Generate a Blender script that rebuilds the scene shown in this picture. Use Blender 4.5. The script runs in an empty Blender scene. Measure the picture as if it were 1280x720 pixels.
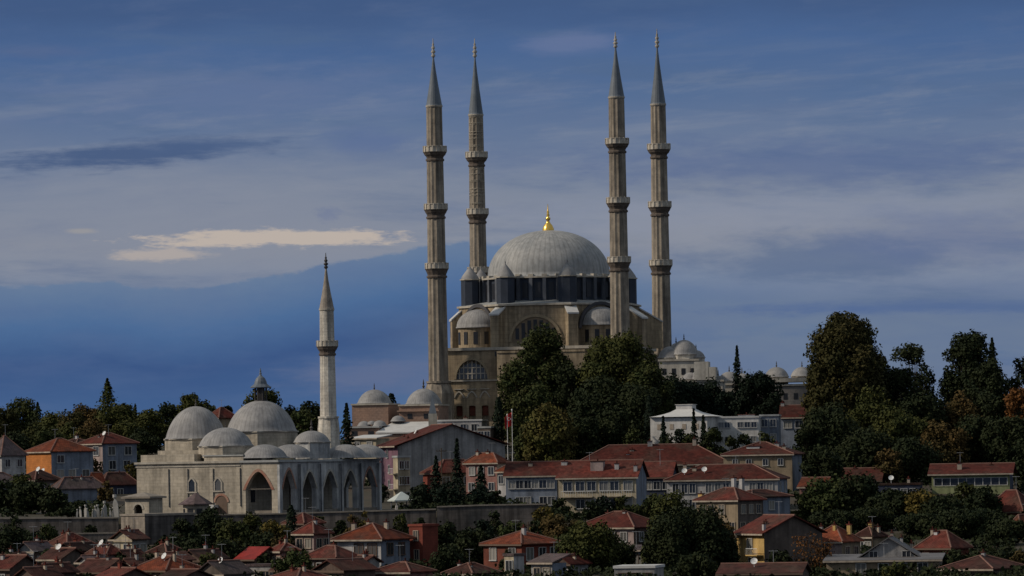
import bpy, math, random
import numpy as np
from mathutils import Matrix, Vector

# ------------------------------------------------------------------ camera, world, sun
F = 6000.0            # focal length in photo pixels (1280 wide)
YH = 580.0            # photo row of the horizon
ROLL = math.radians(0.95)
CA, SA = math.cos(ROLL), math.sin(ROLL)
scene = bpy.context.scene
COL = scene.collection
cam = bpy.data.cameras.new('camera'); camo = bpy.data.objects.new('camera', cam); COL.objects.link(camo)
cam.sensor_width = 36.0; cam.lens = F/1280*36.0
cam.shift_y = (YH-360.0)/1280.0
cam.clip_start = 1.0; cam.clip_end = 40000.0
camo.matrix_world = Matrix(((CA, SA, 0, 0), (0, 0, -1, 0), (-SA, CA, 0, 0), (0, 0, 0, 1)))
scene.camera = camo
scene.render.resolution_x = 1024; scene.render.resolution_y = 576
scene.view_settings.view_transform = 'Standard'
scene.view_settings.look = 'None'
scene.view_settings.exposure = 0.0
scene.view_settings.gamma = 1.0
scene.cycles.max_bounces = 5

SUN_EL = math.radians(35); SUN_DIR = Vector((-0.98, -0.19, 0)).normalized()   # horizontal direction towards the sun
sun = bpy.data.lights.new('sun', 'SUN'); sun.energy = 3.0; sun.angle = math.radians(3); sun.color = (1.0, 0.87, 0.70)
suno = bpy.data.objects.new('sun', sun); COL.objects.link(suno)
sd = Vector((SUN_DIR.x*math.cos(SUN_EL), SUN_DIR.y*math.cos(SUN_EL), math.sin(SUN_EL)))
suno.rotation_euler = sd.to_track_quat('Z', 'Y').to_euler()

def s2l(c):
    return tuple(((x/255)/12.92 if x/255 <= .04045 else ((x/255+.055)/1.055)**2.4) for x in c)
def P(px, py, D):
    u = (px-640)/F; v = (YH-py)/F
    return Vector((D*(u*CA+v*SA), D, D*(-u*SA+v*CA)))

world = bpy.data.worlds.new('World'); scene.world = world; world.use_nodes = True
def build_sky():
    nt = world.node_tree; N = nt.nodes; L = nt.links; N.clear()
    def inp(sock, v):
        if hasattr(v, 'links'): L.new(v, sock)
        else: sock.default_value = v
    def m(op, a, b=None, c=None, clamp=False):
        n = N.new('ShaderNodeMath'); n.operation = op; n.use_clamp = clamp
        inp(n.inputs[0], a)
        if b is not None: inp(n.inputs[1], b)
        if c is not None: inp(n.inputs[2], c)
        return n.outputs[0]
    def mix(f, a, b):
        n = N.new('ShaderNodeMix'); n.data_type = 'RGBA'
        inp(n.inputs['Factor'], f)
        for s, v in ((n.inputs[6], a), (n.inputs[7], b)):
            if hasattr(v, 'links'): L.new(v, s)
            else: s.default_value = (*s2l(v), 1)
        return n.outputs[2]
    def smooth(x, a, b):
        n = N.new('ShaderNodeMapRange'); n.interpolation_type = 'SMOOTHSTEP'
        inp(n.inputs[0], x); inp(n.inputs[1], a); inp(n.inputs[2], b); return n.outputs[0]
    tc = N.new('ShaderNodeTexCoord'); sp = N.new('ShaderNodeSeparateXYZ'); L.new(tc.outputs['Generated'], sp.inputs[0])
    X, Y, Z = sp.outputs
    az = m('ARCTAN2', X, Y)
    hor = m('SQRT', m('ADD', m('MULTIPLY', X, X), m('MULTIPLY', Y, Y)))
    el = m('ARCTAN2', Z, hor)
    U = m('MULTIPLY_ADD', az, F, 640.0)               # azimuth in arc units, 6000 to the radian
    W = m('MULTIPLY_ADD', el, -F, YH)                 # elevation, growing downwards
    def noise(su, sw, off=0.0, detail=5.0, rough=.55, shear=0.0):
        cx = N.new('ShaderNodeCombineXYZ')
        inp(cx.inputs[0], m('MULTIPLY', U, su))
        inp(cx.inputs[1], m('MULTIPLY', m('MULTIPLY_ADD', U, shear, W), sw)); cx.inputs[2].default_value = off
        n = N.new('ShaderNodeTexNoise'); n.inputs['Scale'].default_value = 1; n.inputs['Detail'].default_value = detail
        n.inputs['Roughness'].default_value = rough
        L.new(cx.outputs[0], n.inputs['Vector']); return n.outputs['Fac']
    warp = noise(1/260, 1/90, 3.0)
    Wn = m('ADD', W, m('MULTIPLY', m('SUBTRACT', warp, .5), 70.0))
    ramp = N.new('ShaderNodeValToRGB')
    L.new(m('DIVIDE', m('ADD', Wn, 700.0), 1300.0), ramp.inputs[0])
    stops = [(-700, (150, 154, 166)), (-350, (112, 122, 146)), (-90, (58, 81, 130)), (10, (60, 84, 132)), (60, (68, 95, 146)), (120, (82, 104, 148)), (190, (104, 117, 152)),  # overhead stops, out of view, brightened and greyed to fill the shadows
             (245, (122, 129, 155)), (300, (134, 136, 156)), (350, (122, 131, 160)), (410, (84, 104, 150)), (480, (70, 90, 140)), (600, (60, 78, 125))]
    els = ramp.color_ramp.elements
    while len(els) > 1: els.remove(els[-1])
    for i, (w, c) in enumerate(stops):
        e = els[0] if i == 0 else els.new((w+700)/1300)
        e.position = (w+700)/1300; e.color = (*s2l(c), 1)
    c = ramp.outputs[0]
    # stretched streaks, lighter and darker
    band = m('MULTIPLY', smooth(W, 20.0, 150.0), m('SUBTRACT', 1.0, smooth(W, 330.0, 420.0)))
    st1 = smooth(noise(1/420, 1/38, 7.0, 6, .6, .06), .48, .72)
    c = mix(m('MULTIPLY', m('MULTIPLY', st1, band), .4), c, (138, 141, 162))
    st2 = smooth(noise(1/330, 1/45, 15.0, 6, .6, -.05), .5, .7)
    c = mix(m('MULTIPLY', m('MULTIPLY', st2, smooth(W, -60.0, 60.0)), .55), c, (76, 98, 140))
    st4 = smooth(noise(1/150, 1/34, 35.0, 7, .62, .05), .45, .8)
    c = mix(m('MULTIPLY', st4, .4), c, (92, 106, 146))
    st3 = smooth(noise(1/120, 1/26, 25.0, 7, .65, .1), .5, .75)
    c = mix(m('MULTIPLY', m('MULTIPLY', st3, band), .28), c, (140, 142, 162))
    def blob(cx, cy, rx, ry, edge=.55, amt=1.2, fu=1/60, fw=1/14, off=1.0, shear=0.0):
        cw = cy+(cx-640)*SA
        du = m('DIVIDE', m('SUBTRACT', U, float(cx)), float(rx))
        dv = m('DIVIDE', m('SUBTRACT', m('MULTIPLY_ADD', U, shear, W), float(cw+cx*shear)), float(ry))
        r = m('SQRT', m('ADD', m('MULTIPLY', du, du), m('MULTIPLY', dv, dv)))
        nz = m('MULTIPLY', m('SUBTRACT', noise(fu, fw, off, 7, .62), .5), amt*2.6)
        return m('SUBTRACT', 1.0, smooth(m('ADD', r, nz), 1.0-edge, 1.0+edge*.6))
    def lay(c, b, f, col): return mix(m('MULTIPLY', b, f), c, col)
    c = lay(c, blob(230, 275, 420, 70, .9, .5, off=61), .55, (132, 135, 158))
    c = lay(c, blob(1000, 262, 380, 24, .9, .9, off=2), .55, (134, 139, 166))
    c = lay(c, blob(880, 285, 190, 26, .9, .9, off=3), .5, (140, 142, 164))
    c = lay(c, blob(1040, 322, 170, 30, .6, .8, 1/90, 1/30, off=4), .7, (84, 102, 142))
    c = lay(c, blob(1190, 300, 160, 34, .9, .8, 1/90, 1/30, off=5), .5, (88, 103, 150))
    c = lay(c, blob(1050, 205, 340, 30, .9, .9, off=6), .5, (72, 92, 144))
    c = lay(c, blob(300, 120, 300, 34, .9, .9, off=21), .4, (104, 115, 156))
    c = lay(c, blob(165, 196, 160, 15, .7, .9, 1/55, 1/10, off=8, shear=.06), .95, (66, 86, 130))
    c = lay(c, blob(245, 184, 80, 11, .8, .8, 1/40, 1/9, off=9), .7, (70, 90, 134))
    c = lay(c, blob(415, 268, 16, 9, .8, .9, 1/14, 1/8, off=10), .4, (96, 108, 152))
    c = lay(c, blob(470, 178, 60, 18, .8, .7, off=11), .5, (84, 102, 152))
    c = lay(c, blob(720, 55, 62, 14, .7, .5, off=12), .6, (106, 116, 158))
    c = lay(c, blob(60, 68, 60, 9, .8, .7, off=13), .4, (84, 98, 142))
    c = lay(c, blob(350, 298, 165, 11, .35, .8, 1/40, 1/9, off=14), .78, (200, 180, 172))
    c = lay(c, blob(205, 319, 62, 8, .5, .7, 1/30, 1/8, off=15), .8, (180, 165, 165))
    c = lay(c, blob(107, 290, 20, 3.5, .7, .5, off=16), .6, (160, 152, 156))
    # the long blue cloud bank low in the west, its top edge climbing to the right
    fc = N.new('ShaderNodeFloatCurve'); L.new(m('DIVIDE', m('ADD', U, 400.0), 2080.0), fc.inputs['Value'])
    pts = [(-400, 352), (0, 349), (60, 348), (127, 345), (188, 353), (236, 355), (284, 350), (372, 336), (429, 324), (494, 315), (540, 306), (600, 303), (700, 322), (840, 352), (960, 372), (1280, 395), (1680, 400)]
    cv = fc.mapping.curves[0]
    for i, (a, b) in enumerate(pts):
        x, y = (a+400)/2080, (b-250)/200
        if i == 0: cv.points[0].location = (x, y)
        elif i == len(pts)-1: cv.points[-1].location = (x, y)
        else: cv.points.new(x, y)
    fc.mapping.update()
    edge = m('MULTIPLY_ADD', fc.outputs[0], 200.0, 250.0)
    dist = m('ADD', m('SUBTRACT', W, edge), m('MULTIPLY', m('SUBTRACT', noise(1/26, 1/12, 31.0, 8, .6), .5), 17.0))
    soft = m('MULTIPLY_ADD', smooth(U, 540.0, 900.0), 34.0, 2.5)
    bank = smooth(dist, m('MULTIPLY', soft, -1.0), soft)
    r2 = N.new('ShaderNodeValToRGB'); L.new(m('DIVIDE', dist, 200.0), r2.inputs[0])
    e = r2.color_ramp.elements; e[0].position = 0; e[0].color = (*s2l((100, 119, 156)), 1); e[1].position = 1; e[1].color = (*s2l((66, 98, 148)), 1)
    k = e.new(.26); k.color = (*s2l((70, 102, 152)), 1)
    k = e.new(.5); k.color = (*s2l((50, 80, 134)), 1)
    bc = r2.outputs[0]
    lowlight = m('MULTIPLY', m('MULTIPLY', smooth(m('MULTIPLY_ADD', U, .05, W), 395.0, 445.0), smooth(U, 380.0, 800.0)), smooth(noise(1/180, 1/40, 44.0, 5), .15, .5))
    bc = mix(m('MULTIPLY', lowlight, .9), bc, (106, 119, 150))
    bc = mix(m('MULTIPLY', smooth(noise(1/160, 1/40, 71.0, 6), .4, .7), .3), bc, (84, 104, 150))
    bc = lay(bc, blob(480, 470, 110, 22, .9, .9, off=51), .85, (92, 104, 144))
    bc = lay(bc, blob(1160, 384, 260, 9, .8, .8, off=52), .6, (50, 84, 148))
    c = mix(bank, c, bc)
    c = mix(smooth(W, 560.0, 900.0), c, (38, 48, 70))
    tint = N.new('ShaderNodeMix'); tint.data_type = 'RGBA'; tint.blend_type = 'MULTIPLY'; tint.inputs['Factor'].default_value = 1
    L.new(c, tint.inputs[6]); tint.inputs[7].default_value = (.93, .985, .91, 1); c = tint.outputs[2]
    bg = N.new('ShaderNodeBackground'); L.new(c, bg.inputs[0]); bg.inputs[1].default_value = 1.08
    sky = N.new('ShaderNodeTexSky'); sky.sky_type = 'NISHITA'; sky.sun_disc = False
    sky.sun_elevation = SUN_EL; sky.sun_rotation = math.atan2(SUN_DIR.x, SUN_DIR.y)
    b2 = N.new('ShaderNodeBackground'); L.new(sky.outputs[0], b2.inputs[0]); b2.inputs[1].default_value = 0.05
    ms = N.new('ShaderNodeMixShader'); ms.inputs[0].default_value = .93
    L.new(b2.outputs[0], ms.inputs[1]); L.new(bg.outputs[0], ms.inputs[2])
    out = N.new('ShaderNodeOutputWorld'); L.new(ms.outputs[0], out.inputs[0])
build_sky()

# ------------------------------------------------------------------ helpers
random.seed(7)
def tag(o, label=None, cat=None, group=None, kind=None):
    if label: o['label'] = label
    if cat: o['category'] = cat
    if group: o['group'] = group
    if kind: o['kind'] = kind
    return o
def empty(name, loc, rz=0.0, label=None, cat=None, group=None):
    o = bpy.data.objects.new(name, None); o.location = loc; o.rotation_euler = (0, 0, rz); COL.objects.link(o)
    o.empty_display_size = 1
    return tag(o, label, cat, group)

class MB:
    def __init__(s): s.v = []; s.f = []; s.mi = []; s.sm = []; s.M = Matrix(); s.cur = 0; s.smooth = False
    def add(s, vs, fs):
        n = len(s.v); s.v += [tuple(s.M @ Vector(p)) for p in vs]
        for f in fs: s.f.append([i+n for i in f]); s.mi.append(s.cur); s.sm.append(s.smooth)
    def box(s, x0, x1, y0, y1, z0, z1):
        s.add([(x0,y0,z0),(x1,y0,z0),(x1,y1,z0),(x0,y1,z0),(x0,y0,z1),(x1,y0,z1),(x1,y1,z1),(x0,y1,z1)],
              [(0,3,2,1),(4,5,6,7),(0,1,5,4),(1,2,6,5),(2,3,7,6),(3,0,4,7)]); return s
    def prism(s, n, r0, r1, z0, z1, cx=0, cy=0, rot=0.0):
        a = [rot+2*math.pi*i/n for i in range(n)]
        vs = [(cx+r0*math.cos(t), cy+r0*math.sin(t), z0) for t in a]+[(cx+r1*math.cos(t), cy+r1*math.sin(t), z1) for t in a]
        s.add(vs, [(i,(i+1)%n,n+(i+1)%n,n+i) for i in range(n)]+[tuple(range(n))[::-1], tuple(range(n,2*n))]); return s
    def lathe(s, prof, n=24, cx=0, cy=0, a0=0.0, a1=2*math.pi, flute=0.0):
        full = abs(a1-a0-2*math.pi) < 1e-6; k = n if full else n+1
        vs = []
        for r, z in prof:
            for i in range(k):
                t = a0+(a1-a0)*i/n; rr = r*(1+(flute if i % 2 else -flute))
                vs.append((cx+rr*math.cos(t), cy+rr*math.sin(t), z))
        fs = []
        for j in range(len(prof)-1):
            for i in range(n):
                i2 = (i+1) % k
                fs.append((j*k+i, j*k+i2, (j+1)*k+i2, (j+1)*k+i))
        s.add(vs, fs); return s
    def tube(s, p0, p1, r0, r1, n=6):
        p0 = Vector(p0); p1 = Vector(p1); d = (p1-p0)
        if d.length < 1e-6: return s
        q = d.to_track_quat('Z', 'Y'); vs = []
        for p, r in ((p0, r0), (p1, r1)):
            for i in range(n):
                t = 2*math.pi*i/n; vs.append(tuple(p+q @ Vector((r*math.cos(t), r*math.sin(t), 0))))
        s.add(vs, [(i,(i+1)%n,n+(i+1)%n,n+i) for i in range(n)]+[tuple(range(n))[::-1], tuple(range(n,2*n))]); return s
    def poly(s, pts, y0, y1):         # outline in x,z extruded along y
        n = len(pts)
        s.add([(x, y0, z) for x, z in pts]+[(x, y1, z) for x, z in pts],
              [tuple(range(n)), tuple(range(n,2*n))[::-1]]+[(i,n+i,n+(i+1)%n,(i+1)%n) for i in range(n)]); return s
    def archwall(s, x0, x1, z0, z1, ops, y0, y1, seg=14):   # ops: (cx, half width, spring z, rise, pointed)
        xs = {x0, x1}
        def top(o, x):
            t = min(1, abs(x-o[0])/o[1])
            return o[2]+o[3]*(math.sqrt(max(0, 1-t*t)) if not o[4] else max(0, 1-t**1.7))
        for o in ops:
            for i in range(seg+1): xs.add(o[0]-o[1]*math.cos(math.pi*i/seg))
        xs = sorted(xs)
        for a, b in zip(xs, xs[1:]):
            if b-a < 1e-5: continue
            mid = (a+b)/2; o = next((q for q in ops if abs(mid-q[0]) < q[1]), None)
            ba, bb = (top(o, a), top(o, b)) if o else (z0, z0)
            s.add([(a,y0,ba),(b,y0,bb),(b,y0,z1),(a,y0,z1),(a,y1,ba),(b,y1,bb),(b,y1,z1),(a,y1,z1)],
                  [(0,1,2,3),(5,4,7,6),(0,4,5,1),(3,2,6,7)])
        for o in ops:
            for sx in (-1, 1):
                x = o[0]+sx*o[1]; s.add([(x,y0,z0),(x,y1,z0),(x,y1,o[2]),(x,y0,o[2])], [(0,1,2,3)])
        for x in (x0, x1): s.add([(x,y0,z0),(x,y1,z0),(x,y1,z1),(x,y0,z1)], [(0,1,2,3)])
        return s
    def archring(s, cx, hw, spring, rise, pointed, w, y0, y1, seg=16):
        def pt(i, k):
            c = -math.cos(math.pi*i/seg); t = abs(c)
            h = math.sqrt(max(0, 1-t*t)) if not pointed else max(0, 1-t**1.7)
            return (cx+(hw+k)*c, spring+(rise+k)*h)
        for i in range(seg):
            a, b, c2, d = pt(i, 0), pt(i+1, 0), pt(i+1, w), pt(i, w)
            vs = [(p[0], y0, p[1]) for p in (a, b, c2, d)]+[(p[0], y1, p[1]) for p in (a, b, c2, d)]
            s.add(vs, [(0,1,2,3),(0,4,5,1),(3,2,6,7),(7,6,5,4)])
        return s
    def build(s, name, mats, parent=None, loc=(0,0,0), rz=0.0):
        me = bpy.data.meshes.new(name); me.from_pydata(s.v, [], s.f)
        for m_ in (mats if isinstance(mats, (list, tuple)) else [mats]): me.materials.append(m_)
        me.polygons.foreach_set('material_index', s.mi); me.polygons.foreach_set('use_smooth', s.sm); me.update()
        o = bpy.data.objects.new(name, me); COL.objects.link(o); o.location = loc; o.rotation_euler = (0, 0, rz)
        if parent: o.parent = parent
        return o

def mat(name, col, var=.25, scale=.6, rough=.85, bump=.0, col2=None, spec=.3, streak=0.0, blocks=None, island=0.0, metal=0.0, ribs=None, tiles=False):
    """procedural surface: base colour, blotches, optional rain streaks, stone courses, roof tiles or lead seams"""
    mt = bpy.data.materials.new(name); mt.use_nodes = True; nt = mt.node_tree; N = nt.nodes; L = nt.links
    b = N['Principled BSDF']; b.inputs['Roughness'].default_value = rough; b.inputs['Metallic'].default_value = metal
    b.inputs['Specular IOR Level'].default_value = spec
    tc = N.new('ShaderNodeTexCoord'); oi = N.new('ShaderNodeObjectInfo')
    add = N.new('ShaderNodeVectorMath'); add.operation = 'ADD'
    mul = N.new('ShaderNodeVectorMath'); mul.operation = 'SCALE'; mul.inputs['Scale'].default_value = 1
    cr = N.new('ShaderNodeCombineXYZ')
    sc = N.new('ShaderNodeMath'); sc.operation = 'MULTIPLY'; sc.inputs[1].default_value = 57; L.new(oi.outputs['Random'], sc.inputs[0])
    L.new(sc.outputs[0], cr.inputs[0]); L.new(tc.outputs['Object'], add.inputs[0]); L.new(cr.outputs[0], add.inputs[1])
    def noise(scale, vec=None, detail=6, rough=.6):
        n = N.new('ShaderNodeTexNoise'); n.inputs['Scale'].default_value = scale; n.inputs['Detail'].default_value = detail
        n.inputs['Roughness'].default_value = rough; L.new(vec if vec else add.outputs[0], n.inputs['Vector']); return n.outputs['Fac']
    def mp(x, a, b_, c, d):
        n = N.new('ShaderNodeMapRange'); L.new(x, n.inputs[0])
        for i, v in enumerate((a, b_, c, d)): n.inputs[i+1].default_value = v
        return n.outputs[0]
    def mixc(f, a, b_, mode='MIX'):
        n = N.new('ShaderNodeMix'); n.data_type = 'RGBA'; n.blend_type = mode
        if hasattr(f, 'links'): L.new(f, n.inputs['Factor'])
        else: n.inputs['Factor'].default_value = f
        for s_, v in ((n.inputs[6], a), (n.inputs[7], b_)):
            if hasattr(v, 'links'): L.new(v, s_)
            else: s_.default_value = (*v, 1)
        return n.outputs[2]
    def grey(x):
        n = N.new('ShaderNodeCombineColor')
        for i in range(3): L.new(x, n.inputs[i])
        return n.outputs[0]
    c2 = col2 or tuple(x*(1-var*1.6) for x in col)
    f = mp(noise(scale), .32, .68, 0, 1)
    c = mixc(f, col, c2)
    c = mixc(1.0, c, grey(mp(noise(scale*6), .25, .75, 1-var*.6, 1+var*.6)), 'MULTIPLY')
    hgt = None
    if streak:
        mpn = N.new('ShaderNodeMapping'); mpn.inputs['Scale'].default_value = (1.1, 1.1, .07); L.new(add.outputs[0], mpn.inputs[0])
        c = mixc(1.0, c, grey(mp(noise(1.0, mpn.outputs[0], 4), .42, .66, 1.0, 1-streak)), 'MULTIPLY')
    if blocks:
        # courses in world-up direction, joints along a skewed horizontal coordinate
        sp = N.new('ShaderNodeSeparateXYZ'); L.new(tc.outputs['Object'], sp.inputs[0])
        a1 = N.new('ShaderNodeMath'); a1.operation = 'MULTIPLY_ADD'; a1.inputs[1].default_value = .83; L.new(sp.outputs[1], a1.inputs[0]); L.new(sp.outputs[0], a1.inputs[2])
        cx = N.new('ShaderNodeCombineXYZ'); L.new(a1.outputs[0], cx.inputs[0]); L.new(sp.outputs[2], cx.inputs[1])
        br = N.new('ShaderNodeTexBrick'); L.new(cx.outputs[0], br.inputs['Vector']); br.inputs['Scale'].default_value = 1
        br.inputs['Brick Width'].default_value = blocks[0]; br.inputs['Row Height'].default_value = blocks[1]; br.inputs['Mortar Size'].default_value = blocks[1]*.07
        br.inputs['Color1'].default_value = (1.12,1.1,1.08,1); br.inputs['Color2'].default_value = (.78,.78,.8,1); br.inputs['Mortar'].default_value = (.62,.6,.58,1)
        c = mixc(.5, c, br.outputs['Color'], 'MULTIPLY')
    if tiles:
        c = mixc(1.0, c, grey(mp(oi.outputs['Random'], 0, 1, .6, 1.3)), 'MULTIPLY')
        c = mixc(mp(noise(.22), .45, .7, 0, .55), c, (.05, .045, .035))
        w = N.new('ShaderNodeTexWave'); w.bands_direction = 'DIAGONAL'; w.inputs['Scale'].default_value = 1.3; w.inputs['Distortion'].default_value = .8
        w.inputs['Detail'].default_value = 2; L.new(tc.outputs['Object'], w.inputs['Vector'])
        c = mixc(.5, c, grey(mp(w.outputs['Fac'], 0, 1, .75, 1.15)), 'MULTIPLY')
        vo = N.new('ShaderNodeTexVoronoi'); vo.inputs['Scale'].default_value = 1.6; L.new(add.outputs[0], vo.inputs['Vector'])
        sx = N.new('ShaderNodeSeparateColor'); L.new(vo.outputs['Color'], sx.inputs[0])
        c = mixc(.8, c, grey(mp(sx.outputs[0], 0, 1, .62, 1.3)), 'MULTIPLY')
    if ribs:
        sp = N.new('ShaderNodeSeparateXYZ'); L.new(tc.outputs['Object'], sp.inputs[0])
        at = N.new('ShaderNodeMath'); at.operation = 'ARCTAN2'; L.new(sp.outputs[0], at.inputs[0]); L.new(sp.outputs[1], at.inputs[1])
        ml = N.new('ShaderNodeMath'); ml.operation = 'MULTIPLY'; ml.inputs[1].default_value = ribs; L.new(at.outputs[0], ml.inputs[0])
        cs = N.new('ShaderNodeMath'); cs.operation = 'COSINE'; L.new(ml.outputs[0], cs.inputs[0])
        c = mixc(.85, c, grey(mp(cs.outputs[0], .3, 1, 1.0, .78)), 'MULTIPLY'); hgt = cs.outputs[0]
    if island:
        g = N.new('ShaderNodeNewGeometry')
        c = mixc(1.0, c, grey(mp(g.outputs['Random Per Island'], 0, 1, 1-island, 1+island)), 'MULTIPLY')
    L.new(c, b.inputs['Base Color'])
    if bump:
        bp = N.new('ShaderNodeBump'); bp.inputs['Strength'].default_value = bump; bp.inputs['Distance'].default_value = .15
        L.new(hgt if hgt else noise(scale*5), bp.inputs['Height']); L.new(bp.outputs[0], b.inputs['Normal'])
    return mt

M = {}
M['stone'] = mat('warm_limestone', (.38,.305,.205), .3, .16, .9, .2, (.22,.175,.125), streak=.5, blocks=(2.2,.9))
M['minstone'] = mat('minaret_stone', (.33,.285,.23), .3, .5, .9, .2, (.19,.165,.14), streak=.55)
M['pale'] = mat('pale_stone', (.42,.39,.34), .2, .5, .85, .1, (.32,.29,.25), streak=.25)
M['mstone'] = mat('small_mosque_stone', (.47,.42,.345), .3, .3, .9, .2, (.29,.26,.215), streak=.3, blocks=(1.3,.55))
M['marble'] = mat('weathered_marble', (.50,.50,.50), .3, .4, .7, .1, (.24,.25,.27), streak=.5)
M['lead'] = mat('dome_lead', (.33,.33,.33), .2, .25, .65, 0, (.23,.24,.25), ribs=64, streak=.25)
M['leads'] = mat('small_dome_lead', (.29,.285,.285), .22, .35, .7, 0, (.19,.19,.20), ribs=44, streak=.25)
M['leadflat'] = mat('roof_lead', (.36,.37,.37), .2, .2, .6, .1, (.25,.26,.27), streak=.2)
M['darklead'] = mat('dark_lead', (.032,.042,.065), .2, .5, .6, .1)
M['conelead'] = mat('spire_lead', (.13,.155,.19), .15, .4, .55, .1, streak=.2)
M['whiteroof'] = mat('whitewashed_roof', (.50,.50,.50), .12, .3, .6, .1)
M['gold'] = mat('gilt', (.85,.55,.13), .1, 2, .3, 0, metal=.8)
M['bronze'] = mat('dark_bronze', (.05,.045,.045), .1, 2, .5)
M['dark'] = mat('dark_opening', (.012,.013,.018), .1, 1, .4, spec=.5)
M['glass'] = mat('window_glass', (.03,.035,.045), .3, 1.5, .12, spec=.6)
def curtain(m_):
    nt = m_.node_tree; N = nt.nodes; L = nt.links; b = N['Principled BSDF']; src = b.inputs['Base Color'].links[0].from_socket
    oi = N.new('ShaderNodeObjectInfo'); mr = N.new('ShaderNodeMapRange'); L.new(oi.outputs['Random'], mr.inputs[0])
    for i, v in enumerate((.5, .95, 0, .9)): mr.inputs[i+1].default_value = v
    n = N.new('ShaderNodeMix'); n.data_type = 'RGBA'; L.new(mr.outputs[0], n.inputs['Factor']); L.new(src, n.inputs[6]); n.inputs[7].default_value = (.26,.25,.23,1)
    L.new(n.outputs[2], b.inputs['Base Color'])
curtain(M['glass'])
M['frame'] = mat('white_window_frame', (.40,.40,.40), .12, 2, .6)
M['bframe'] = mat('brown_window_frame', (.12,.08,.06), .12, 2, .6)
M['redstone'] = mat('red_voussoirs', (.26,.10,.07), .4, 1.2, .85, col2=(.32,.22,.17))
M['hamam'] = mat('pinkish_brick', (.30,.19,.14), .3, .4, .9, .2, (.22,.15,.12), blocks=(1.0,.5))
M['orange'] = mat('orange_brick', (.46,.17,.045), .2, .5, .9, .1, blocks=(.7,.35))
M['redbrick'] = mat('dark_red_brick', (.19,.045,.03), .25, .5, .9, .1, blocks=(.7,.35))
M['redwood'] = mat('red_brown_boards', (.15,.045,.03), .3, .7, .9, .1)
M['brightwhite'] = mat('bright_white_plaster', (.42,.41,.40), .25, .4, .9, .1, (.58,.57,.56), streak=.2)
def plaster(n, c): M[n] = mat(n+'_plaster', tuple(x*.85 for x in c), .25, .45, .9, .1, tuple(x*.55 for x in c), streak=.4)
for n, c in dict(white=(.50,.49,.50), cream=(.52,.45,.33), grey=(.36,.35,.35), bluegrey=(.24,.28,.36), purple=(.22,.12,.17), pink=(.36,.19,.17),  # bluegrey and yellow also carry painted shade and sunlight on some walls
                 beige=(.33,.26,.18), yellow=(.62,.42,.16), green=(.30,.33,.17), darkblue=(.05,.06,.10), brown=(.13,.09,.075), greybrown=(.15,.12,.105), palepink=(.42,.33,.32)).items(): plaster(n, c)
M['tile'] = mat('red_roof_tiles', (.10,.024,.018), .35, .4, .9, .2, (.06,.019,.016), spec=.1, tiles=True)
M['tileo'] = mat('orange_roof_tiles', (.175,.045,.021), .35, .4, .9, .2, (.10,.028,.018), spec=.1, tiles=True)
M['tiled'] = mat('dark_brown_roof_tiles', (.060,.022,.018), .35, .35, .9, .2, (.035,.017,.015), spec=.1, tiles=True)
M['tilep'] = mat('mauve_grey_roof_tiles', (.085,.06,.065), .3, .35, .9, .2, (.055,.038,.04), tiles=True)
M['tileg'] = mat('grey_roof_sheet', (.12,.12,.13), .3, .35, .8, .2, (.08,.075,.08))
M['ridge'] = mat('mortar_ridge', (.19,.10,.08), .2, 1, .9)
M['chim'] = mat('chimney_plaster', (.40,.34,.28), .2, 1, .9, streak=.3)
M['wallg'] = mat('retaining_masonry', (.15,.13,.12), .5, .14, .95, .4, (.05,.05,.052), blocks=(1.3,.6), streak=.6)
M['coping'] = mat('coping_stone', (.25,.22,.19), .25, .8, .9)
M['bark'] = mat('bark', (.07,.05,.035), .3, 1.5, .95)
M['grave'] = mat('grave_marble', (.36,.35,.33), .2, 2, .8)
M['metal'] = mat('grey_metal', (.35,.36,.38), .1, 2, .45, metal=.3)
M['white'+'metal'] = mat('white_metal', (.62,.63,.64), .1, 2, .5)
M['flagred'] = mat('flag_red', (.45,.02,.02), .1, 1, .8)
M['canvas'] = mat('pale_canvas', (.45,.50,.50), .1, 1, .8)
M['redsheet'] = mat('red_sheet', (.24,.018,.014), .25, .6, .7)
M['ground'] = mat('hill_ground', (.032,.032,.020), .3, .05, .95, .2, (.05,.038,.028))
for n, c, c2 in (('dgreen', (.020,.032,.014), (.034,.042,.016)), ('olive', (.062,.064,.017), (.035,.045,.014)), ('rust', (.085,.054,.019), (.050,.046,.017)),
                 ('yellow', (.12,.088,.02), (.07,.062,.018)), ('rustgreen', (.060,.050,.017), (.036,.040,.014)), ('yellowgreen', (.075,.082,.022), (.085,.062,.02)), ('conif', (.012,.024,.017), (.018,.028,.015)), ('orangeleaf', (.15,.062,.018), (.09,.045,.018)), ('mid', (.034,.048,.016), (.052,.054,.017))):
    M['leaf_'+n] = mat('leaves_'+n, tuple(x*(.6 if n in ('dgreen','conif') else .88) for x in c), .3, .18, .8, 0, tuple(x*(.66 if n in ('dgreen','conif') else .75) for x in c2), island=.22, spec=.1)

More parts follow.
